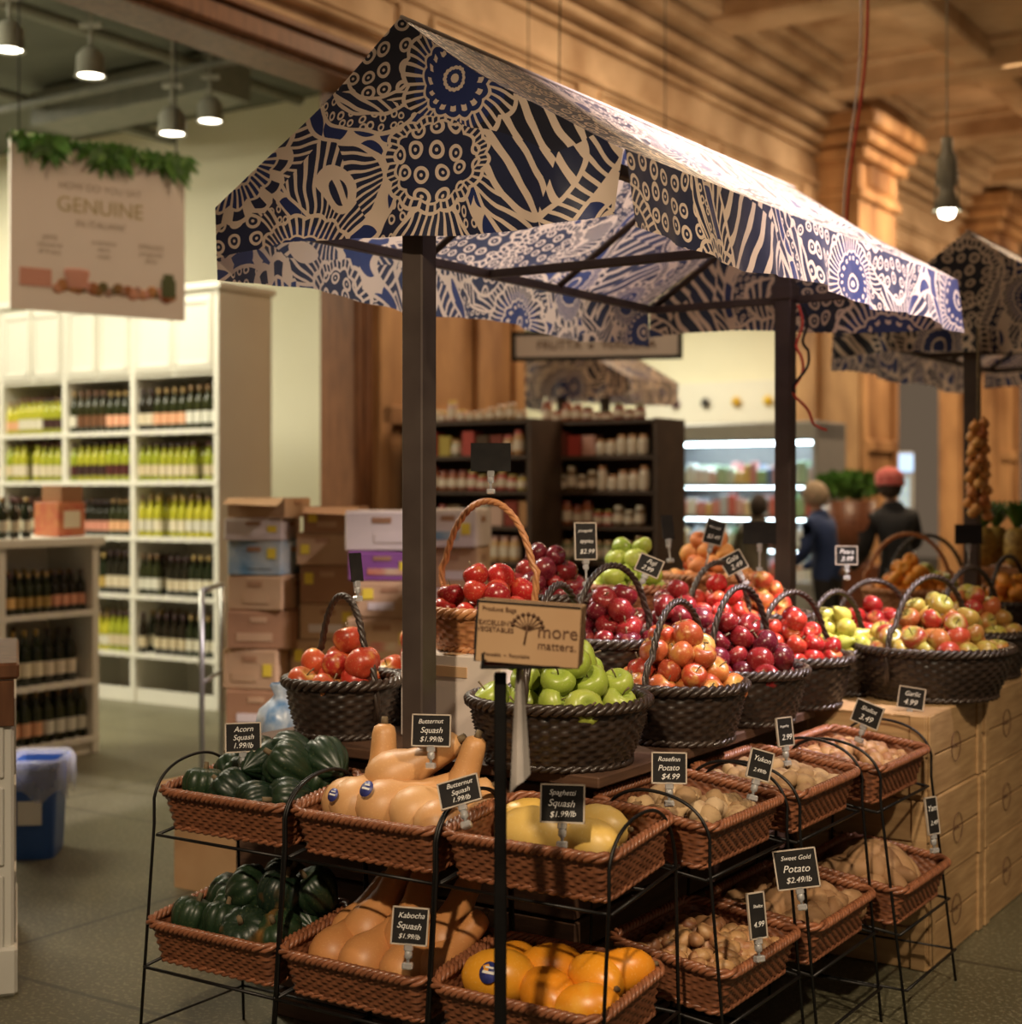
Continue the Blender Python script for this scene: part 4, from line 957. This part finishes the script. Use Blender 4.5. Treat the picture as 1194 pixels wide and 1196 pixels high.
# left white counter
E=empty('service_counter',WM(-1.955,4.91,0,.32))
q=Bld(); q.box((0,0,.55),(.62,.80,.86),bev=.01); q.box((0,0,.075),(.64,.84,.15),bev=.01)
for k in range(3): q.box((0,-.405,.25+k*.27),(.56,.012,.24),bev=.004); q.box((.312,0,.25+k*.27),(.008,.72,.24),bev=.003)
q.obj('cabinet',WHITE,parent=E)
q=Bld(); q.box((0,0,1.0),(.65,.84,.05),bev=.008); q.box((0,-.41,.90),(.62,.02,.14),bev=.003); q.obj('wood_top',WOOD,parent=E)
# ---------------------------------------------------------------- second stall table
q=Bld(); q.box((.35,5.2,.86),(1.3,2.6,.04),bev=.005)
for x in(-.2,.9):
    for y in(4.0,6.4): q.box((x,y,.42),(.07,.07,.84),bev=.004)
q.box((.35,5.2,.3),(1.15,2.45,.03)); q.obj('display_table',DWOOD,M=SM)
basket('orange_basket',TM(-.02,4.15,.885),.21,.18,WICK2,ORNG,.042,4,.46,hrot=.4)
basket('orange_basket',TM(.47,4.14,.885),.19,.14,DWICK,ORNG,.042,3,.36,hrot=1.4)
basket('apple_basket',TM(-.08,4.62,.885),.20,.16,DWICK,G_APP,.04,3,.44,hrot=.4)
basket('orange_basket',TM(.80,4.55,.885),.19,.18,WICK2,O_APP,.042,4,.46,hrot=1.4)
PINE=mat('pineapple_skin',(.28,.15,.03),(.6,.38,.08),.6,scale=40,bump=.6)
def pineapple(M):
    E=empty('pineapple',M); q=Bld()
    q.lathe([(math.sin(pi*i/14)**.6*.065 if 0<i<14 else 0,.10-math.cos(pi*i/14)*.10) for i in range(15)],32,0,0,None,mod=lambda a,z:1+.06*abs(math.sin(8*a/2+z*60))*abs(math.sin(8*a/2-z*60)))
    q.obj('fruit_body',PINE,parent=E); q=Bld()
    for k in range(40):
        a=k*2.4; t=k/40; l=.18-.07*t; o=.7*(1-t)+.1
        d=Vector((math.cos(a)*math.sin(o),math.sin(a)*math.sin(o),math.cos(o))); sd=Vector((-math.sin(a),math.cos(a),0))*.012; b0=Vector((0,0,.19+.03*t))
        tip=b0+d*l+Vector((math.cos(a),math.sin(a),0))*.02
        q.add([b0-sd,b0+sd,b0+d*l*.55+sd,b0+d*l*.55-sd,tip],[(0,1,2,3),(3,2,4)],0,R.random(),None,False)
    q.obj('crown',LEAF,parent=E)
q=Bld(); q.box((.34,4.54,1.03),(.36,.34,.29),bev=.01)
for k in range(5): q.box((.34,4.368,.915+k*.055),(.36,.008,.045),bev=.002)
q.obj('pineapple_stand_box',WICK2,M=SM)
for x,y in((.26,4.46),(.43,4.45),(.28,4.62),(.44,4.62)): pineapple(TM(x,y,1.177))
E=empty('hanging_onion_braid',TM(.36,4.02,1.44)); q=Bld()
for k in range(30):
    t=k/30; a=k*2.4; rr_=.045*(1-.45*t); q.lathe([(0,-.028),(.02,-.022),(.03,-.004),(.022,.016),(.008,.028),(0,.04)],10,0,R.random(),Matrix.Translation((rr_*math.cos(a),rr_*math.sin(a),.45*t)))
q.tube([(0,0,0),(0,0,.89)],.006,6,mi=1); q.obj('onions',[fruitmat('onion_skin',[(.65,.25,.05),(.75,.38,.1),(.5,.15,.04)],None,0),STEM],parent=E)
# ---------------------------------------------------------------- people
SKIN=mat('skin',(.50,.28,.18),(.56,.33,.22),.5,scale=6)
def skinned(verts,edges,radii,sub=2):
    me=bpy.data.meshes.new('tmp'); me.from_pydata(verts,edges,[]); o=bpy.data.objects.new('tmp',me); COL.objects.link(o)
    md=o.modifiers.new('s','SKIN'); sv=me.skin_vertices[0].data
    for i,r in enumerate(radii): sv[i].radius=(r,r) if not isinstance(r,tuple) else r; sv[i].use_root=(i==0)
    s2=o.modifiers.new('ss','SUBSURF'); s2.levels=sub; s2.render_levels=sub
    dg=bpy.context.evaluated_depsgraph_get(); dg.update(); m2=bpy.data.meshes.new_from_object(o.evaluated_get(dg))
    V=[tuple(v.co) for v in m2.vertices]; F=[tuple(p.vertices) for p in m2.polygons]
    bpy.data.objects.remove(o); return V,F
def person(name,x,y,yaw,H,shirt,pants,hairm,scarf=None,armf=.22,lean=.06,turn=0.0,nod=0.0,raise_l=0.0):
    s=H/1.7; E=empty(name,Matrix.Translation((x,y,0))@Matrix.Rotation(yaw,4,'Z')@Matrix.Scale(s,4))
    V=[(0,0,.95),(.01,-.01,1.10),(.015,-lean*.5,1.25),(.01,-lean,1.38),(.005,-lean-.01,1.47),(0,-lean-.02,1.53)]
    Rr=[(.155,.12),(.145,.11),(.16,.12),(.16,.105),(.060,.057),(.055,.055)]
    Ed=[(0,1),(1,2),(2,3),(3,4),(4,5)]
    wr=[]
    for sd in(-1,1):
        up=raise_l if sd<0 else 0
        o=len(V); wrist=(sd*.17,-armf-.07,1.0+up*.8)
        V+=[(sd*.165,-lean,1.385-.01*sd),(sd*.245,-lean+.01-up*.3,1.15+up*.25),(sd*.20,-armf,1.03+up*.7),wrist]; Rr+=[.066,.056,.043,.030]; wr.append(wrist)
        Ed+=[(3,o),(o,o+1),(o+1,o+2),(o+2,o+3)]
        o=len(V); st=.07*sd
        V+=[(sd*.09,0,.88),(sd*.105,-.01+st*.5,.50),(sd*.105,.02+st,.10),(sd*.105,-.06+st,.045),(sd*.11,-.16+st,.035)]; Rr+=[.095,.062,.045,.042,.032]
        Ed+=[(0,o),(o,o+1),(o+1,o+2),(o+2,o+3),(o+3,o+4)]
    VV,FF=skinned(V,Ed,Rr)
    q=Bld(); q.add(VV,FF)
    for i,fc in enumerate(FF):
        cz=sum(VV[k][2] for k in fc)/len(fc); cy=sum(VV[k][1] for k in fc)/len(fc); cx=sum(VV[k][0] for k in fc)/len(fc)
        q.m[i]= 2 if (cz>1.475 and abs(cx)<.12) else (1 if cz<.93 and cy>-armf+.05 else 0)
        if cz<.09: q.m[i]=3
    q.obj('clothed_body',[shirt,pants,SKIN,SLATE],parent=E)
    q=Bld()
    for sd,wv in zip((-1,1),wr):
        w=Vector(wv)+Vector((0,.01,0)); palm=w+Vector((0,-.075,-.012))
        VV,FF=skinned([w,w+Vector((0,-.03,-.005)),palm],[(0,1),(1,2)],[(.028,.022),(.036,.018),(.040,.015)]); q.add(VV,FF)
        for k,(dx,l) in enumerate(((-.030,.068),(-.010,.080),(.010,.076),(.029,.060))):
            p0=palm+Vector((dx,.006,0)); p1=p0+Vector((dx*.1,-l*.5,-.004)); p2=p1+Vector((0,-l*.32,-.018)); p3=p2+Vector((0,-l*.15,-.022))
            VV,FF=skinned([p0,p1,p2,p3],[(0,1),(1,2),(2,3)],[.0095,.009,.0082,.007],1); q.add(VV,FF)
        t0=w+Vector((-sd*.03,-.025,0)); VV,FF=skinned([t0,t0+Vector((-sd*.022,-.03,-.006)),t0+Vector((-sd*.026,-.058,-.018))],[(0,1),(1,2)],[.012,.010,.008],1); q.add(VV,FF)
    q.obj('hands',SKIN,parent=E)
    hc=Vector((0,-lean-.03,1.615)); q=Bld(); vs=[];fs=[];nu,nv=32,22
    for j in range(nv+1):
        th=pi*j/nv
        for i in range(nu):
            ph=2*pi*i/nu; X=math.sin(th)*math.cos(ph); Y=math.sin(th)*math.sin(ph); Z=math.cos(th)
            px=.076*X; py=.096*Y; pz=.115*Z
            if Z<0: px*=1-.28*(-Z)**1.5; py*=1-.12*(-Z)
            fr=max(0,-Y)
            d=math.exp(-((X/.18)**2+((Z+.12)/.20)**2))*fr; py-=.020*d
            for e in(-1,1): py+=.007*math.exp(-(((X-e*.38)/.16)**2+((Z-.06)/.12)**2))*fr
            py-=.006*math.exp(-((X/.3)**2+((Z+.42)/.07)**2))*fr
            py-=.010*math.exp(-((X/.3)**2+((Z+.8)/.15)**2))
            vs.append((px,py,pz))
    for j in range(nv):
        for i in range(nu): fs.append((j*nu+i,(j+1)*nu+i,(j+1)*nu+(i+1)%nu,j*nu+(i+1)%nu))
    T=Matrix.Translation(hc)@Matrix.Rotation(turn,4,'Z')@Matrix.Rotation(nod,4,'X'); q.add(vs,fs,0,0,T)
    for e in(-1,1):
        q.lathe([(0,-.008),(.010,-.006),(.012,0),(.010,.006),(0,.008)],10,1,0,T@Matrix.Translation((e*.029,-.082,.008)))
        q.tube([(e*.018,-.089,.024),(e*.03,-.090,.028),(e*.045,-.083,.024)],.003,5,mi=2,M=T)
        q.lathe([(0,-.03),(.012,-.022),(.018,0),(.016,.018),(0,.03)],10,0,0,T@Matrix.Translation((e*.078,.0,-.005))@Matrix.Diagonal((.6,1,1,1)))
    q.tube([(-.022,-.083,-.048),(0,-.090,-.047),(.022,-.083,-.048)],.004,6,mi=3,M=T)
    q.obj('head',[SKIN,CHALK,hairm,mat('lips',(.45,.15,.12),(.4,.12,.1),.5)],parent=E)
    q=Bld(); vs=[];fs=[]
    for j in range(17):
        th=pi*.80*j/16
        for i in range(nu):
            ph=2*pi*i/nu; Y=math.sin(ph)
            lim=.42+.38*(Y*.5+.5)**.7
            t2=th*min(1,(lim*pi)/(pi*.80)); X=math.sin(t2)*math.cos(ph); YY=math.sin(t2)*math.sin(ph); Z=math.cos(t2)
            k=1+.03*math.sin(ph*9+j); vs.append((.088*X*k,.112*YY*k+.004,.128*Z*k))
    for j in range(16):
        for i in range(nu): fs.append((j*nu+i,(j+1)*nu+i,(j+1)*nu+(i+1)%nu,j*nu+(i+1)%nu))
    q.add(vs,fs,0,0,T); q.obj('hair',hairm,parent=E)
    if scarf:
        q=Bld()
        for k in range(4): q.tube([((.090-.008*(k==3)+.005*math.sin(i+k))*math.cos(2*pi*i/30),(.112-.01*(k==3)+.005*math.sin(i*1.7+k))*math.sin(2*pi*i/30)+.006,.012+k*.026-.014*math.sin(2*pi*i/30)) for i in range(30)],.017,8,True,0,0,T)
        q.lathe([(.06,.07),(.085,.085),(.075,.115),(.04,.135),(0,.14)],20,0,0,T,mod=lambda a,z:1+.04*math.sin(a*6))
        q.lathe([(0,-.022),(.022,-.016),(.028,.006),(.016,.024),(0,.028)],12,0,0,T@Matrix.Translation((.01,-.085,.10)))
        q.obj('headscarf',scarf,parent=E)
    q=Bld()
    for k in range(3): q.tube([((.062+.018*k)*math.cos(2*pi*i/24),-lean+(.058+.012*k)*math.sin(2*pi*i/24),1.475-.022*k+.012*math.sin(2*pi*i/24)) for i in range(24)],.016,8,True)
    q.obj('collar',shirt,parent=E)
person('shopper',2.50,11.8,pi+.9,1.60,mat('navy_coat',(.02,.045,.14),(.03,.06,.18),.8),mat('dark_trousers',(.03,.03,.035),None,.8),mat('grey_blond_hair',(.35,.27,.18),(.45,.36,.25),.7,scale=40),armf=.26,lean=.09,nod=.25,turn=.2)
person('market_worker',2.80,10.8,pi+.35,1.68,mat('black_jacket',(.018,.02,.026),(.03,.034,.042),.8),mat('dark_trousers2',(.02,.02,.025),None,.8),mat('brown_hair',(.05,.03,.02),None,.7),scarf=mat('pink_scarf',(.75,.13,.13),(.8,.28,.26),.7,scale=30),armf=.28,lean=.09,turn=-.5,nod=.2,raise_l=.15)
person('shopper',2.15,13.2,pi-.6,1.50,mat('olive_coat',(.08,.07,.05),(.10,.09,.06),.8),mat('dark_trousers3',(.03,.03,.035),None,.8),mat('dark_hair',(.03,.02,.015),None,.7))
q=Bld()
for i in range(700):
    p=Vector((R.gauss(0,1),R.gauss(0,1),R.gauss(0,1))).normalized()*.24*R.uniform(.6,1); leaf(q,(p.x*1.3,p.y,p.z*.35+.0),.11,R.uniform(0,6),R.uniform(-1.5,1.5),wd=.3)
E=empty('potted_herb_display',WM(3.2,14.2,1.62)); q.obj('foliage',LEAF,parent=E)
q=Bld(); q.lathe([(0,-.75),(.2,-.75),(.26,-.15),(.24,-.15),(0,-.2)],20); q.box((0,0,-1.18),(.5,.5,.86),bev=.01); q.obj('planter',WICK,parent=E)
# ---------------------------------------------------------------- lights
area(W(-7,.8,5.1),2.6,950*K,NEU); area(W(-10.8,4.4,5.1),2.4,650*K,NEU)  # area lights added out of view to brighten the left room, no fixture modelled
area(W(-6.8,12,4.4),2.5,560*K,NEU); area(W(-7,18,4.4),2.5,400*K,WARM)
area(W(-1.5,8,6.0),2,470*K,WARM); area(W(-1.5,14,6.0),2,700*K,WARM); area(W(0,20,6.0),2,700*K,WARM)
area(W(-1.8,3.5,6.0),1.2,170*K,WARM)
for aa,e in((6.5,200),(10.5,250),(14.5,250),(18.5,250)): spot(W(-1.6,aa,3.3),W(PB,aa+.8,5.6),e*K,WARM,100,.9,.15)
spot(W(2.4,2.2,5.3),W(.35,1.8,2.55),7000*K,(1,.86,.92),40,.8,.1)
spot((-.9,-.6,4.4),W(.15,.1,.95),1900*K,(1,.79,.55),38,.8,.10)
spot((2.6,1.2,4.6),W(.6,1.2,.9),1400*K,(1,.79,.55),40,.7,.10)
spot(W(-2.6,1.2,4.4),W(.0,1.2,1.2),1350*K,(1,.87,.68),46,.7,.1)
spot(W(-3.6,1.6,3.6),W(-.6,1.3,2.4),380*K,(.92,.95,1),36,.7,.1)  # cool spot added to backlight the left valance, no fixture there
wd=bpy.data.worlds.new('hall_ambient'); sc.world=wd; wd.use_nodes=True
bg=wd.node_tree.nodes['Background']; bg.inputs[0].default_value=(1,.72,.48,1); bg.inputs[1].default_value=.27*K
try:
    sc.view_settings.view_transform='Standard'; sc.view_settings.look='None'
except Exception: pass
# ---------------------------------------------------------------- camera
cd=bpy.data.cameras.new('camera'); cam=bpy.data.objects.new('camera',cd); COL.objects.link(cam)
cam.location=(0,0,1.55); cam.rotation_euler=(pi/2,0,0); cd.sensor_fit='HORIZONTAL'; cd.sensor_width=36; cd.lens=1750/1194*36; cd.shift_y=-23/1194
cd.dof.use_dof=True; cd.dof.focus_distance=3.9; cd.dof.aperture_fstop=2.2
cd.clip_end=100
sc.camera=cam
